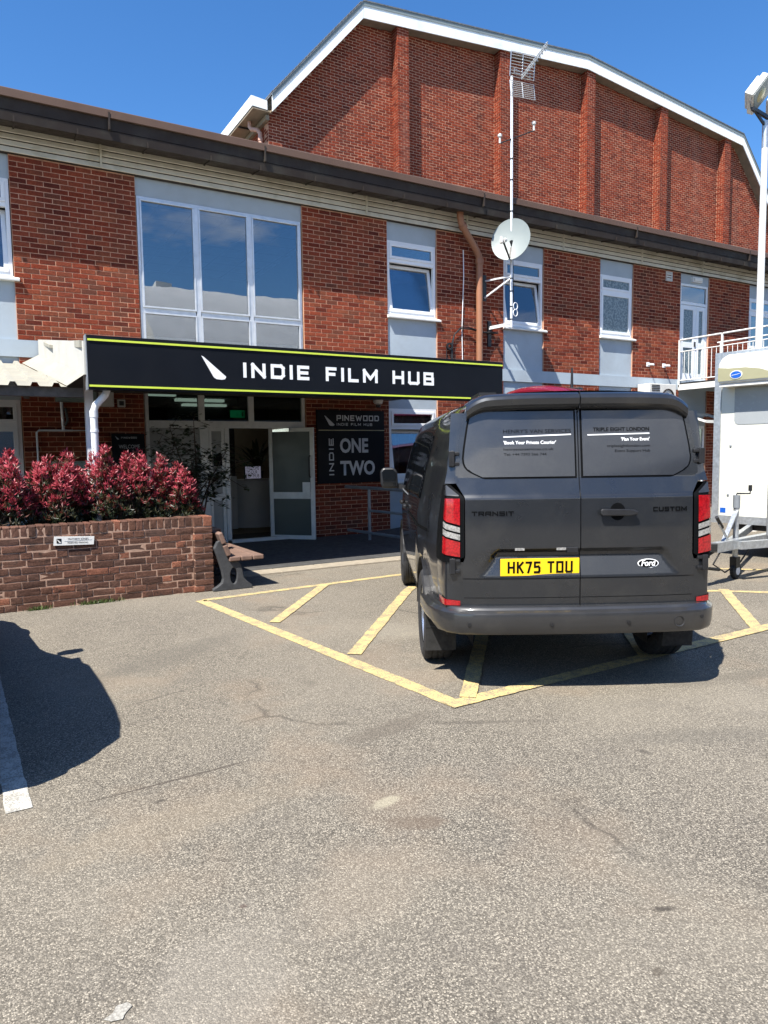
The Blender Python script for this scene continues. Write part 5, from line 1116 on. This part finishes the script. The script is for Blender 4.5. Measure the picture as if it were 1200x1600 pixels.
# body shell: stations along v, points up the side
zs = [p[0] for p in MAIN]
def archz(v, z0):
    for cv in (0, 3.05):
        d = abs(v - cv)
        if d < .435: z0 = max(z0, .34 + math.sqrt(.435 ** 2 - d ** 2))
    return z0
def roofz(v):   # height of the top line along the van
    return lerpt([(-.9, 1.0), (2.35, 1.0), (2.7, .985), (2.95, .93), (3.55, .665), (3.75, .61), (4.02, .52), (4.12, .36)], v)
vst = [-.80, -.7, -.55, -.44, -.43, -.40, -.34, -.25, -.12, 0, .12, .25, .34, .40, .43, .44, .6, .9, 1.2, 1.6, 2.0, 2.35, 2.55, 2.61, 2.62, 2.66, 2.72, 2.82, 2.94, 3.05, 3.16, 3.28, 3.38, 3.44, 3.48, 3.49, 3.6, 3.75, 3.9, 4.02, 4.09, 4.12]
def shell_pt(v, j, side):
    z = zs[j]; rz_ = roofz(v); lo = archz(v, .34)
    zz = z if z < .7 else .7 + (z - .7) * ((1.955 * rz_ - .7) / 1.255) if rz_ * 1.955 > .75 else z * rz_
    if j < 7: zz = max(zz, lo - .0 + (j * .012 if lo > .36 else 0)) if zz < lo + .1 else zz
    w_ = halfw(v, z)
    if v < -.69 and z < .62: pass
    vv = v
    if v < -.645: vv = v if zz > 1.86 else -.645
    return Vector((side * w_, vv, zz))
for_side = MB(); nz = len(zs)
for v in vst:
    row = [shell_pt(v, j, -1) for j in range(nz)] + [shell_pt(v, j, 1) for j in range(nz - 2, -1, -1)]
    for_side.v += [tuple(p) for p in row]
nr = 2 * nz - 1
for i in range(len(vst) - 1):
    for j in range(nr - 1): a = i * nr + j; for_side.f.append((a, a + 1, a + nr + 1, a + nr))
for_side.f.append(tuple(range((len(vst) - 1) * nr, len(vst) * nr)))
for_side.build('body', M['van'], VAN, smooth=.75)
mb = MB(); mb.box(-.78, .78, -.50, 3.85, .33, .39); mb.build('floor_pan', M['black'], VAN)
mb = MB(); mb.box(-.70, .70, -.74, -.70, .46, 1.86); mb.build('rear_frame', M['black'], VAN)
for cv in (0, 3.05):
    for s in (-1, 1):
        mb = MB(); n = 14
        for i in range(n):
            a0, a1 = math.pi * i / n, math.pi * (i + 1) / n
            P_ = lambda a, u: (u, cv + .44 * math.cos(a), .34 + .44 * math.sin(a))
            mb.face([P_(a0, s * .955), P_(a1, s * .955), P_(a1, s * .62), P_(a0, s * .62)])
        mb.face([(s * .62, cv - .45, .2), (s * .62, cv + .45, .2), (s * .62, cv + .45, .8), (s * .62, cv - .45, .8)]); mb.build('wheel_arch_liner', M['black'], VAN)
# rear doors: height field with character creases and the number plate recess
def trap(u, z):
    # 1 inside the pressed recess, soft edge
    if z > .955 or z < .772: return 0
    t = (.955 - z) / .185; hw = .545 + .125 * t
    e = (hw - abs(u)) / .040
    k = max(0, min(1, e)); k2 = max(0, min(1, (.955 - z) / .028)); k3 = max(0, min(1, (z - .772) / .13))
    return k * k2 * k3
def doorv(u, z):
    v = rearv(z) + .035 * (abs(u) / .75) ** 3
    v += .032 * trap(u, z)
    if z < .765: v += .006
    if 1.27 < z: v += .010 * sst(1.27, 1.30, z)
    return v
EDGE = [(.56, .715), (.585, .742), (.64, .746), (.865, .745), (.905, .732), (1.285, .732), (1.372, .783), (1.43, .786), (1.53, .780), (1.62, .766), (1.74, .742), (1.80, .728), (1.845, .708), (1.87, .690), (1.905, .640), (1.928, .52), (1.938, .38)]
def rear_door(s, name):
    mb = MB(); nu, nz_ = 46, 150
    def fn(a, b):
        z = .56 + b * (1.846 - .56); e = lerpt(EDGE, z); u = s * (.0035 + a * (e - .0035)); return Vector((u, doorv(u, z), z))
    mb.grid(fn, nu, nz_)
    # returns round the edges
    def edge(f, n):
        for i in range(n):
            p, q = Vector(f(i / n)), Vector(f((i + 1) / n)); mb.face([p, q, q + Vector((0, .04, 0)), p + Vector((0, .04, 0))])
    edge(lambda t: fn(0, t), 60); edge(lambda t: fn(1, t), 80); edge(lambda t: fn(t, 0), 30)
    bm_ = mb.build(name, M['van'], VAN, smooth=.45)
    # top visor over the window panel
    vb = MB(); prof = [(1.835, .000), (1.848, -.040), (1.868, -.060), (1.905, -.066), (1.930, -.048), (1.945, -.01), (1.950, .06)]
    def fv(a, b):
        i = b * (len(prof) - 1); k = min(int(i), len(prof) - 2); t = i - k
        z = prof[k][0] + (prof[k + 1][0] - prof[k][0]) * t; d = prof[k][1] + (prof[k + 1][1] - prof[k][1]) * t
        u = .0035 + a * (.712 - .0035); dr = .018 * (a ** 3) + .055 * max(0, (a - .80) / .2) ** 2
        return Vector((s * u, rearv(1.845) + d + .05 * a ** 4, z - dr))
    vb.grid(fv, 24, 18); vb.build('door_visor', M['van'], bm_, smooth=.6)
    # window blank: dark gasket and satin panel (rows up the door, rounded outer corners)
    WE = [(1.398, .598), (1.403, .618), (1.418, .650), (1.440, .695), (1.458, .717), (1.476, .731), (1.50, .740), (1.53, .743), (1.60, .735), (1.72, .715), (1.80, .699), (1.822, .690), (1.834, .674), (1.839, .655)]
    def blank(nm, m, d, off):
        c = MB(); z0, z1 = 1.398 + d, 1.839 - d
        rows = sorted(set([z0, z1] + [z for z, _ in WE if z0 < z < z1] + [z0 + (z1 - z0) * k / 16 for k in range(17)])); nu = 24
        for z in rows:
            e = lerpt(WE, z) - d * (1.5 if z < 1.46 else 1)
            for i in range(nu + 1): u = .014 + d + (e - .014 - d) * i / nu; c.v.append((s * u, doorv(u, z) - off, z))
        for r in range(len(rows) - 1):
            for i in range(nu): a = r * (nu + 1) + i; c.f.append((a, a + 1, a + nu + 2, a + nu + 1))
        return c.build(nm, m, bm_, smooth=.6)
    blank('window_gasket', M['ink'], 0, .0022); blank('window_blank', M['vanwrap'], .012, .0060)
    return bm_
LD = rear_door(-1, 'rear_door'); RD = rear_door(1, 'rear_door')
def rf(u, z, off=.004): return (u, doorv(u, z) - off, z)
def rfm(u, z, off=.008): # text matrix on the rear
    sl_ = (doorv(u, z + .05) - doorv(u, z - .05)) / .1; up_ = Vector((0, sl_, 1)).normalized(); n_ = Vector((1, 0, 0)).cross(up_)
    m_ = Matrix((Vector((1, 0, 0)), up_, n_)).transposed().to_4x4(); m_.translation = Vector((u, doorv(u, z) - off, z)); return m_
# body gaps: dark centre line, lower seam
mb = MB(); mb.grid(lambda a, b: (-.003 + .006 * a, doorv(0, .56 + b * 1.385) + .012 if b < .92 else rearv(1.84) - .05, .56 + b * 1.385), 1, 40); mb.build('centre_seal', M['black'], VAN)
for D_, s in ((LD, -1), (RD, 1)):
    mb = MB(); mb.grid(lambda a, b: rf(s * (.005 + a * .735), .636 + .0035 * b, .0012), 20, 1); mb.build('lower_seam', M['ink'], D_)
# handle on the right door
mb = MB(); mb.grid(lambda a, b: Vector((.235 + (.050 + .012 * math.sin(b * 3.14)) * math.cos(a * 6.2832) * (1), doorv(.235, 1.183) - .003 - .0 * b, 1.183 + .056 * math.sin(a * 6.2832))) if b < .5 else Vector((.235, doorv(.235, 1.18) - .002, 1.183)), 24, 1); mb.build('handle_cup', M['ink'], RD)
mb = MB(); mb.prism([(.115, 1.172), (.125, 1.160), (.30, 1.158), (.352, 1.166), (.355, 1.186), (.30, 1.200), (.125, 1.204), (.115, 1.195)], lambda a, b, d: (a, doorv(a, b) - d, b), .026, .045); mb.bar((.14, doorv(.14, 1.18) + .004, 1.18), (.14, doorv(.14, 1.18) - .03, 1.18), .03); mb.bar((.33, doorv(.33, 1.18) + .004, 1.18), (.33, doorv(.33, 1.18) - .03, 1.18), .03); mb.build('door_handle', M['black'], RD, bev=.006)
# number plate (fixed to the left door)
PU0, PU1, PZ0, PZ1 = -.512, -.002, .779, .891
def pv(z): return doorv(-.26, .84) - .002 + (.84 - z) * .02
mb = MB(); mb.prism([(PU0, PZ0), (PU1 - .004, PZ0), (PU1 - .004, PZ1), (PU0, PZ1)], lambda a, b, d: (a, pv(b) - d, b), .001, .012); PLT = mb.build('number_plate', M['yellowplate'], LD, bev=.003)
mb = MB(); fn_ = lambda a, b, d: (a, pv(b + .797) - .0128 - d, b + .797)
strokes(mb, 'HK75', fn_, PU0 + .045, PU0 + .255, .076, .0135, gap=.22); strokes(mb, 'TOU', fn_, PU0 + .30, PU0 + .462, .076, .0135, gap=.22); mb.build('lettering', M['ink'], PLT)
for u in (-.39, -.125): mb = MB(); mb.box(u - .030, u + .030, doorv(u, .95) - .012, doorv(u, .95) + .01, .944, .960); mb.build('plate_lamp', M['clear'], LD)
mb = MB(); mb.box(-.09, -.02, doorv(-.05, .95) - .02, doorv(-.05, .95) + .02, .925, .962); mb.build('release_catch', M['black'], LD, bev=.004)
# badges and lettering
mb = MB(); fnl = lambda u0, z0: (lambda a, b, d: (a, doorv(a, z0 + b) - .003 - d, z0 + b))
strokes(mb, 'TRANSIT', fnl(0, 1.166), -.692, -.426, .029, .0078, gap=.16); mb.build('lettering', M['ink'], LD)
mb = MB(); strokes(mb, 'CUSTOM', fnl(0, 1.180), .466, .690, .029, .0078, gap=.16); mb.build('lettering', M['ink'], RD)
ow, oh = .068, .030; fo = lambda a, b, d: (a, doorv(.44, .845) - d - (.0), b)
mb = MB(); oval(mb, .442, .846, ow, oh, .002, .006, fo, 32); OV = mb.build('oval_badge', M['letter'], RD); mb = MB(); oval(mb, .442, .846, ow * .91, oh * .84, .0062, .0072, fo, 32); mb.build('badge_face', M['ink'], OV)

def tz(u, z): return Matrix.Translation((u, 0, z)) @ Matrix.Rotation(1.5707963, 4, 'X')
_ft = fonttext
def fonttext(*a, **k):
    off = .0078 if a[5].translation.z > 1.4 else .0135
    return onto(_ft(*a, **k), lambda c: Vector((c.x, doorv(c.x, c.z) - off, c.z)))
fonttext('lettering', "HENRY'S VAN SERVICES", .034, M['ink'], LD, tz(-.478, 1.688), .432); mb = MB(); mb.grid(lambda a, b: rf(-.478 + a * .432, 1.661 + b * .007 + a * .012, .0088), 8, 1); mb.build('white_rule', M['letter'], LD)
fonttext('lettering', "'Book Your Private Courier'", .030, M['letter'], LD, tz(-.478, 1.618), .335, bold=.0006); fonttext('lettering', 'henrysvanservices.co.uk', .024, M['ink'], LD, tz(-.478, 1.578), .318); fonttext('lettering', 'Tel: +44 7393 566 744', .024, M['ink'], LD, tz(-.478, 1.545), .272)
fonttext('lettering', 'TRIPLE EIGHT LONDON', .034, M['ink'], RD, tz(.097, 1.694), .366, bold=.0008); mb = MB(); mb.grid(lambda a, b: rf(.060 + a * .403, 1.668 + b * .007 + a * .006, .0088), 8, 1); mb.build('white_rule', M['letter'], RD)
fonttext('lettering', "'Plan Your Event'", .030, M['letter'], RD, tz(.277, 1.632), .186, bold=.0006); fonttext('lettering', 'tripleeightlondon.com', .024, M['ink'], RD, tz(.185, 1.592), .280); fonttext('lettering', 'Event Support Hub', .024, M['ink'], RD, tz(.235, 1.560), .230)
fonttext('badge_script', 'Ford', .052, M['letter'], OV, tz(.393, .832), .098, bold=.001, shear=.3)
# rear corner path for lamps and bumper
def corner(t, z, s, off=0.):   # t 0 at the door edge, 1 round on the side
    e = .736; hw = halfw(-.60, z); rv = doorv(e, z)
    if t < .42: q = t / .42; u = e + (.846 - .012 * (z - .9) - e) * q; v = rv + .022 * q * q
    else:
        q = (t - .42) / .58; a = q * 1.35; u1 = .846 - .012 * (z - .9); u = u1 + (hw - u1) * math.sin(min(a, 1.5708)) ; v = rv + .022 + (.32) * (1 - math.cos(a)) * .95
    n_ = Vector((.35 + .65 * t, -1 + .9 * t, 0)).normalized(); return Vector((s * (u + n_.x * off), v + n_.y * off, z))
for s in (-1, 1):
    nm = 'tail_lamp'
    mb = MB(); mb.grid(lambda a, b: corner(a, (.868 + .037 * max(0, 1 - a / .3)) * (1 - b) + b * (1.375 - .088 * max(0, 1 - a / .34) - .02 * a), s, .006), 16, 20); TLp = mb.build(nm, M['ink'], VAN, smooth=.7)
    def seg(n, z_in0, z_in1, z_out0, z_out1, m, a0=.10, a1=.62, off=.013):
        mb = MB(); mb.grid(lambda a, b: corner(a0 + a * (a1 - a0), (z_in0 + (z_out0 - z_in0) * a) + b * ((z_in1 + (z_out1 - z_in1) * a) - (z_in0 + (z_out0 - z_in0) * a)), s, off), 12, 6); o = mb.build(n, m, TLp, smooth=.7)
    seg('red_lens', 1.108, 1.278, 1.146, 1.278, M['red']); seg('clear_lens', 1.060, 1.094, 1.096, 1.132, M['clear']); seg('clear_lens', 1.012, 1.048, 1.048, 1.084, M['clear']); seg('red_lens', .905, 1.000, .925, 1.036, M['red'])
    seg('lamp_cap', 1.293, 1.300, 1.296, 1.362, M['bumper'], .12, .40); seg('lamp_cap', 1.296, 1.362, 1.296, 1.352, M['bumper'], .402, .70)
    # hinges
    for z in (1.53, .845):
        mb = MB(); p = corner(.30, z, s, 0); mb.box(p.x - .018, p.x + .018, p.y - .026, p.y + .01, z - .05, z + .05); mb.box(min(p.x, p.x - s * .05), max(p.x, p.x - s * .05), p.y - .02, p.y + .0, z + .022, z + .044); mb.box(min(p.x, p.x - s * .05), max(p.x, p.x - s * .05), p.y - .02, p.y, z - .044, z - .022); mb.build('door_hinge', M['black'], VAN, bev=.004)
    # pillar between door and side
    mb = MB(); mb.grid(lambda a, b: corner(.02 + a * .98, 1.372 + b * .45, s, -.004) - Vector((s * lerpt([(1.37, -.03), (1.45, .0), (1.6, .02), (1.83, .045)], 1.372 + b * .45) * (1 - a), 0, 0)), 12, 16); mb.build('rear_pillar', M['van'], VAN, smooth=.7)
    mb = MB(); mb.grid(lambda a, b: corner(.03 + a * .97, .56 + b * .31, s, -.002), 12, 8); mb.build('corner_panel', M['van'], VAN, smooth=.7)
# bumper
bpath = [(-.945, -.30), (-.935, -.52), (-.915, -.66), (-.885, -.77), (-.835, -.86), (-.76, -.918), (-.6, -.945), (-.3, -.958), (0, -.962)]; bpath += [(-u, v) for u, v in reversed(bpath[:-1])]
bprof = [(.588, -.06), (.586, -.01), (.580, -.002), (.570, .004), (.560, .022), (.552, .034), (.535, .038), (.480, .036), (.435, .030), (.418, .018), (.410, -.005), (.408, -.12)]
bm_ = MB(); nb = len(bprof)
for i, (u, v) in enumerate(bpath):
    p = Vector((u, v, 0)); a = Vector((*bpath[max(i - 1, 0)], 0)); b = Vector((*bpath[min(i + 1, len(bpath) - 1)], 0)); d = (b - a).normalized(); n_ = Vector((d.y, -d.x, 0))
    rise = .028 * (abs(u) > .9)
    for z, o_ in bprof:
        bm_.v.append(tuple(p + n_ * o_ + Vector((0, 0, z + (rise if z < .45 else 0)))))
for i in range(len(bpath) - 1):
    for j in range(nb - 1): a = i * nb + j; bm_.f.append((a, a + 1, a + nb + 1, a + nb))
BP = bm_.build('rear_bumper', M['bumper'], VAN, smooth=.5)
for s in (-1, 1):
    mb = MB(); mb.grid(lambda a, b: corner(.10 + a * .72, .590 + b * (.030 + .018 * a), s, .007), 12, 3); mb.build('reflector', M['red'], BP, smooth=.7)
for u, z in ((-.72, .485), (-.205, .485), (.283, .490), (.765, .512)):
    mb = MB(); vv = lerpt([(0, -.962), (.3, -.958), (.6, -.945), (.76, -.918), (.835, -.86)], abs(u)) - .040; mb.lathe([(.001, .004), (.010, .004), (.0105, .001), (.013, .001), (.013, -.003)], Matrix.Translation((u, vv, z)) @ Matrix.Rotation(1.5708, 4, 'X'), 14); mb.build('parking_sensor', M['black'], BP)
mb = MB(); mb.lathe([(.030, .0), (.0335, .0015), (.0335, -.004)], Matrix.Translation((.61, -.984, .490)) @ Matrix.Rotation(1.5708, 4, 'X'), 18); mb.build('towing_eye_cover', M['bumper'], BP)
# wheels
def wheel(u, v, s):
    Wm = Matrix.Translation((u, v, .343)) @ Matrix.Rotation(1.5708, 4, 'Y')
    mb = MB(); mb.lathe([(.225, -.095), (.30, -.112), (.330, -.100), (.343, -.080), (.343, -.052), (.336, -.047), (.336, -.040), (.343, -.035), (.343, -.012), (.336, -.007), (.336, .007), (.343, .012), (.343, .035), (.336, .040), (.336, .047), (.343, .052), (.343, .080), (.330, .100), (.30, .112), (.225, .095)], Wm, 40)
    t = mb.build('wheel', M['tyre'], VAN, smooth=.5)
    mb = MB(); mb.lathe([(.228, s * .09), (.215, s * .075), (.20, s * .02), (.20, -s * .08)], Wm, 32)
    for k in range(10):
        a = k * math.pi / 5; d = Vector((math.cos(a), math.sin(a), 0)); mb.bar(Wm @ (d * .05 + Vector((0, 0, s * .05))), Wm @ (d * .215 + Vector((0, 0, s * .07))), .034, .02, up=(1, 0, 0))
    mb.lathe([(.001, s * .075), (.045, s * .072), (.06, s * .05), (.06, s * .02)], Wm, 16); mb.build('rim', M['rim'], t, smooth=.6)
    mb = MB(); mb.lathe([(.001, -s * .0), (.19, s * .0)], Wm, 20); mb.build('brake_disc', M['greysteel'], t)
for v in (0, 3.05):
    wheel(-.845, v, -1); wheel(.845 if v else .865, v, 1)
for s in (-1, 1):
    mb = MB(); mb.prism([(.74, .17), (.955, .17), (.955, .50), (.90, .60), (.74, .60)], lambda a, b, d: (s * a, d - (b - .17) * .10, b), -.42, -.408); mb.build('mud_flap', M['blackm'], VAN)
mb = MB(); mb.tube([(-.7, 0, .34), (.7, 0, .34)], .05, 10); mb.tube([(-.62, 3.05, .34), (.62, 3.05, .34)], .05, 10); mb.build('axle', M['black'], VAN)
# side details on both flanks
def sidepatch(n, m, s, v0, v1, z0, z1, off, nv=14, nz_=6, zt=None, par=VAN):
    mb = MB(); mb.grid(lambda a, b: (lambda v, z: (s * (halfw(v, z) + off), v, z))(v0 + a * (v1 - v0), z0 + b * ((zt(v0 + a * (v1 - v0)) if zt else z1) - z0)), nv, nz_); return mb.build(n, m, par, smooth=1)
for s in (-1, 1):
    zt = lambda v: 1.70 - .015 * max(0, v - 2.0)
    sidepatch('side_glass', M['tint'], s, 1.42, 2.02, 1.19, 1.70, .004, zt=zt); sidepatch('side_glass', M['tint'], s, .12, 1.38, 1.22, 1.70, .0035, zt=zt)
    sidepatch('front_side_window', M['tint'], s, 2.08, 2.85, 1.17, 1.68, .004, zt=lambda v: min(1.68, 1.68 - .75 * max(0, v - 2.45)))
    for v in (1.40, 2.05): sidepatch('door_gap', M['ink'], s, v - .004, v + .004, .42, 1.8, .003, 1, 16)
    sidepatch('door_gap', M['ink'], s, .10, .106, .80, 1.8, .003, 1, 16); sidepatch('belt_trim', M['chrome'] if False else M['steel'], s, 1.45, 2.85, 1.163, 1.178, .007, 14, 1)
    sidepatch('slide_rail', M['ink'], s, -.28, 1.38, 1.005, 1.028, .004, 16, 1); sidepatch('sill_trim', M['black'], s, .47, 2.58, .345, .40, .005, 14, 2)
    for v in (1.52, 2.12): mb = MB(); h0 = halfw(v, 1.05); mb.box(min(s * (h0 + .01), s * (h0 + .04)), max(s * (h0 + .01), s * (h0 + .04)), v, v + .2, 1.03, 1.065); mb.build('side_handle', M['black'], VAN, bev=.008)
    mb = MB(); mb.prism([(1.00, 1.165), (1.17, 1.165), (1.20, 1.20), (1.205, 1.36), (1.17, 1.40), (1.05, 1.40), (1.01, 1.36)], lambda a, b, d: (s * a, d, b), 2.75, 2.92); mr = mb.build('door_mirror', M['black'], VAN, bev=.03)
    mb = MB(); mb.prism([(1.03, 1.255), (1.175, 1.255), (1.185, 1.35), (1.16, 1.38), (1.06, 1.38), (1.03, 1.35)], lambda a, b, d: (s * a, d, b), 2.742, 2.748); mb.prism([(1.03, 1.185), (1.165, 1.185), (1.175, 1.24), (1.03, 1.24)], lambda a, b, d: (s * a, d, b), 2.742, 2.748); mb.build('mirror_glass', M['tint'], mr)
    mb = MB(); mb.bar((s * .93, 2.82, 1.17), (s * 1.05, 2.84, 1.20), .09, .05); mb.build('mirror_arm', M['black'], mr)
    mb = MB(); mb.box(s * .50 - .06, s * .50 + .06, -.35, .05, 1.94, 1.985); mb.build('roof_mount', M['black'], VAN)
# windscreen and nose pieces
mb = MB(); mb.grid(lambda a, b: (-.66 + 1.32 * a, 2.92 + .58 * (1 - b), 1.33 + .0 + b * .46 + .012), 10, 6); mb.build('windscreen', M['tint'], VAN)
for s in (-1, 1): mb = MB(); mb.box(s * .66 - .14, s * .66 + .14, 4.0, 4.125, .78, .95); mb.build('headlamp', M['clear'], VAN, bev=.02)
mb = MB(); mb.box(-.5, .5, 4.1, 4.14, .45, .75); mb.build('grille', M['black'], VAN)

# ------------------------------------------------------------------ maroon vehicle beyond the van
MV = thing('darkened_minibus', 'minibus with maroon curved roof just above the charcoal van, hidden body made up dark to mute reflections', 'minibus', (9.55, 9.3, 0), -1.22)
prof = [(.84, .32), (.875, .50), (.885, .75), (.88, 1.10), (.85, 1.55), (.79, 2.08), (.68, 2.41), (.48, 2.53), (.24, 2.58), (0, 2.595)]
sts = [(-1.86, .96), (-1.80, .985), (-1.7, 1), (-.6, 1), (.2, 1), (.5, .98), (.9, .74), (1.3, .48), (1.8, .40), (1.9, .34)]
mb = MB()
for v, k in sts: mb.v += [(-a * (.94 if abs(v) > 1.75 else 1), v, (.32 + (z - .32) * k)) for a, z in prof] + [(a * (.94 if abs(v) > 1.75 else 1), v, (.32 + (z - .32) * k)) for a, z in reversed(prof[:-1])]
nr2 = 2 * len(prof) - 1
for i in range(len(sts) - 1):
    for j in range(nr2 - 1): a = i * nr2 + j; mb.f.append((a, a + 1, a + nr2 + 1, a + nr2))
mb.f.append(tuple(range(nr2))); mb.f.append(tuple(range((len(sts) - 1) * nr2, len(sts) * nr2))); mb.build('body', M['darkcar'], MV, smooth=.6)  # body colour made up dark so the ground-floor window mirrors no red
mb = MB(); rp_ = [(a + .012, z) for a, z in prof if z > 2.3]
for q, k in ((-1.875, .974), (-1.815, .994), (-1.715, 1.006), (-.6, 1.006), (.2, 1.006)):
    f_ = .95 if q < -1.75 else 1
    mb.v += [(-a * f_, q, .32 + (z - .32) * k) for a, z in rp_] + [(a * f_, q, .32 + (z - .32) * k) for a, z in reversed(rp_[:-1])]
nr4 = 2 * len(rp_) - 1
for i in range(4):
    for j in range(nr4 - 1): a = i * nr4 + j; mb.f.append((a, a + 1, a + nr4 + 1, a + nr4))
mb.f.append(tuple(range(nr4)))
mb.build('roof', M['maroon'], MV, smooth=.6)
mu = [(z, a) for a, z in prof]
for s in (-1, 1):
    for v in (-1.05, 1.15):
        mb = MB(); mb.lathe([(.15, -.1), (.29, -.11), (.32, -.08), (.32, .08), (.29, .11), (.15, .1)], Matrix.Translation((s * .80, v, .32)) @ Matrix.Rotation(1.5708, 4, 'Y'), 24); wl = mb.build('wheel', M['tyre'], MV, smooth=.6)
        mb = MB(); mb.lathe([(.001, s * .105), (.17, s * .10), (.2, s * .06), (.2, 0)], Matrix.Translation((s * .80, v, .32)) @ Matrix.Rotation(1.5708, 4, 'Y'), 20); mb.build('rim', M['rim'], wl, smooth=.6)
    for v0, v1 in ((-1.62, -.98), (-.94, -.30), (-.26, .36)):
        mb = MB(); mb.grid(lambda p, q: (s * (lerpt(mu, 1.22 + q * .80) + .006), v0 + p * (v1 - v0), 1.22 + q * .80), 6, 8); mb.build('side_window', M['tint'], MV, smooth=1)
    mb = MB(); mb.box(s * .73 - .06, s * .73 + .06, -1.885, -1.80, .85, 1.25); mb.build('tail_lamp', M['red'], MV, bev=.015)
    mb = MB(); mb.box(min(s * .9, s * 1.02), max(s * .9, s * 1.02), .62, .74, 1.25, 1.5); mb.build('door_mirror', M['black'], MV, bev=.02)
mb = MB(); mb.box(-.60, .60, -1.868, -1.83, 1.32, 1.92); mb.build('rear_window', M['tint'], MV, bev=.02)
mb = MB(); mb.box(-.80, .80, -1.93, -1.78, .40, .62); mb.build('rear_bumper', M['black'], MV, bev=.04)
mb = MB(); mb.box(-.004, .004, -1.872, -1.84, .64, 2.2); mb.build('door_gap', M['ink'], MV)
mb = MB(); mb.tube([(.05, -.5, 2.59), (.05, -.5, 2.69), (.05, -.5, 2.98)], [.03, .026, .018], 8); mb.build('whip_aerial', M['black'], MV); mb = MB(); mb.box(-.12, .22, -.58, -.42, 2.57, 2.64); mb.build('aerial_base', M['black'], MV, bev=.01)

# ------------------------------------------------------------------ dark hatchback just outside the left edge (it casts the long shadow)
HB = thing('parked_hatchback', 'dark hatchback parked nose to the planter just outside the left edge', 'car', (-.85, 5.65, 0), 0)
prof = [(.80, .22), (.86, .40), (.885, .65), (.86, .90), (.83, .96), (.77, 1.20), (.70, 1.41), (.52, 1.475), (.25, 1.495), (0, 1.50)]
sts = [(-2.03, .50, .93), (-2.01, .78, .98), (-1.95, .92, 1), (-1.75, .97, 1), (-1.45, .995, 1), (-.9, 1, 1), (-.4, .985, 1), (-.1, .88, 1), (.3, .70, 1), (.45, .665, .99), (1.2, .62, .96), (1.7, .56, .91), (1.9, .46, .85), (1.98, .36, .8)]
mb = MB()
for v, k, wk in sts:
    def pt(a, z, sg): zz = z if z < .42 * k / .62 else min(z, .42 + (z - .42) * ((1.49 * k - .42) / 1.07)); return (sg * a * wk, v, zz)
    mb.v += [pt(a, z, -1) for a, z in prof] + [pt(a, z, 1) for a, z in reversed(prof[:-1])]
nr3 = 2 * len(prof) - 1
for i in range(len(sts) - 1):
    for j in range(nr3 - 1): a = i * nr3 + j; mb.f.append((a, a + 1, a + nr3 + 1, a + nr3))
mb.f.append(tuple(range(nr3))); mb.f.append(tuple(range((len(sts) - 1) * nr3, len(sts) * nr3))); mb.build('body', M['darkcar'], HB, smooth=.8)
for s in (-1, 1):
    for v in (-1.3, 1.25):
        mb = MB(); mb.lathe([(.15, -.09), (.28, -.1), (.31, -.07), (.31, .07), (.28, .1), (.15, .09)], Matrix.Translation((s * .79, v, .31)) @ Matrix.Rotation(1.5708, 4, 'Y'), 24); wl = mb.build('wheel', M['tyre'], HB, smooth=.6)
        mb = MB(); mb.lathe([(.001, s * .095), (.17, s * .09), (.19, s * .05), (.19, 0)], Matrix.Translation((s * .79, v, .31)) @ Matrix.Rotation(1.5708, 4, 'Y'), 20); mb.build('rim', M['rim'], wl, smooth=.6)
    for v0, v1 in ((-1.35, -.72), (-.66, -.02)):
        mb = MB(); q = [(.765 * s, v0, 1.0), (.765 * s, v1, 1.0), (.60 * s, v1 - .1, 1.36), (.60 * s, v0 + .06, 1.36)]; q = [(x + s * .085, y, z) for x, y, z in q]; mb.face(q); mb.face([(x - s * .012, y, z) for x, y, z in reversed(q)]); mb.build('side_window', M['tint'], HB)
    mb = MB(); mb.box(min(s * .80, s * .94), max(s * .80, s * .94), .14, .26, .92, 1.06); mb.build('door_mirror', M['darkcar'], HB, bev=.03)
    mb = MB(); mb.box(s * .66 - .12, s * .66 + .12, -2.035, -1.95, .70, .92); mb.build('tail_lamp', M['red'], HB, bev=.02)
mb = MB(); mb.box(-.86, .86, -2.07, -1.9, .34, .60); mb.build('rear_bumper', M['darkcar'], HB, bev=.05)
mb = MB(); mb.grid(lambda a, b: (-.60 + 1.2 * a + .0, -1.93 + .34 * b, .99 + .345 * b + .02), 6, 4); mb.build('rear_window', M['tint'], HB)
mb = MB(); mb.box(-.26, .26, -2.078, -2.072, .47, .58); mb.build('number_plate', M['yellowplate'], HB)
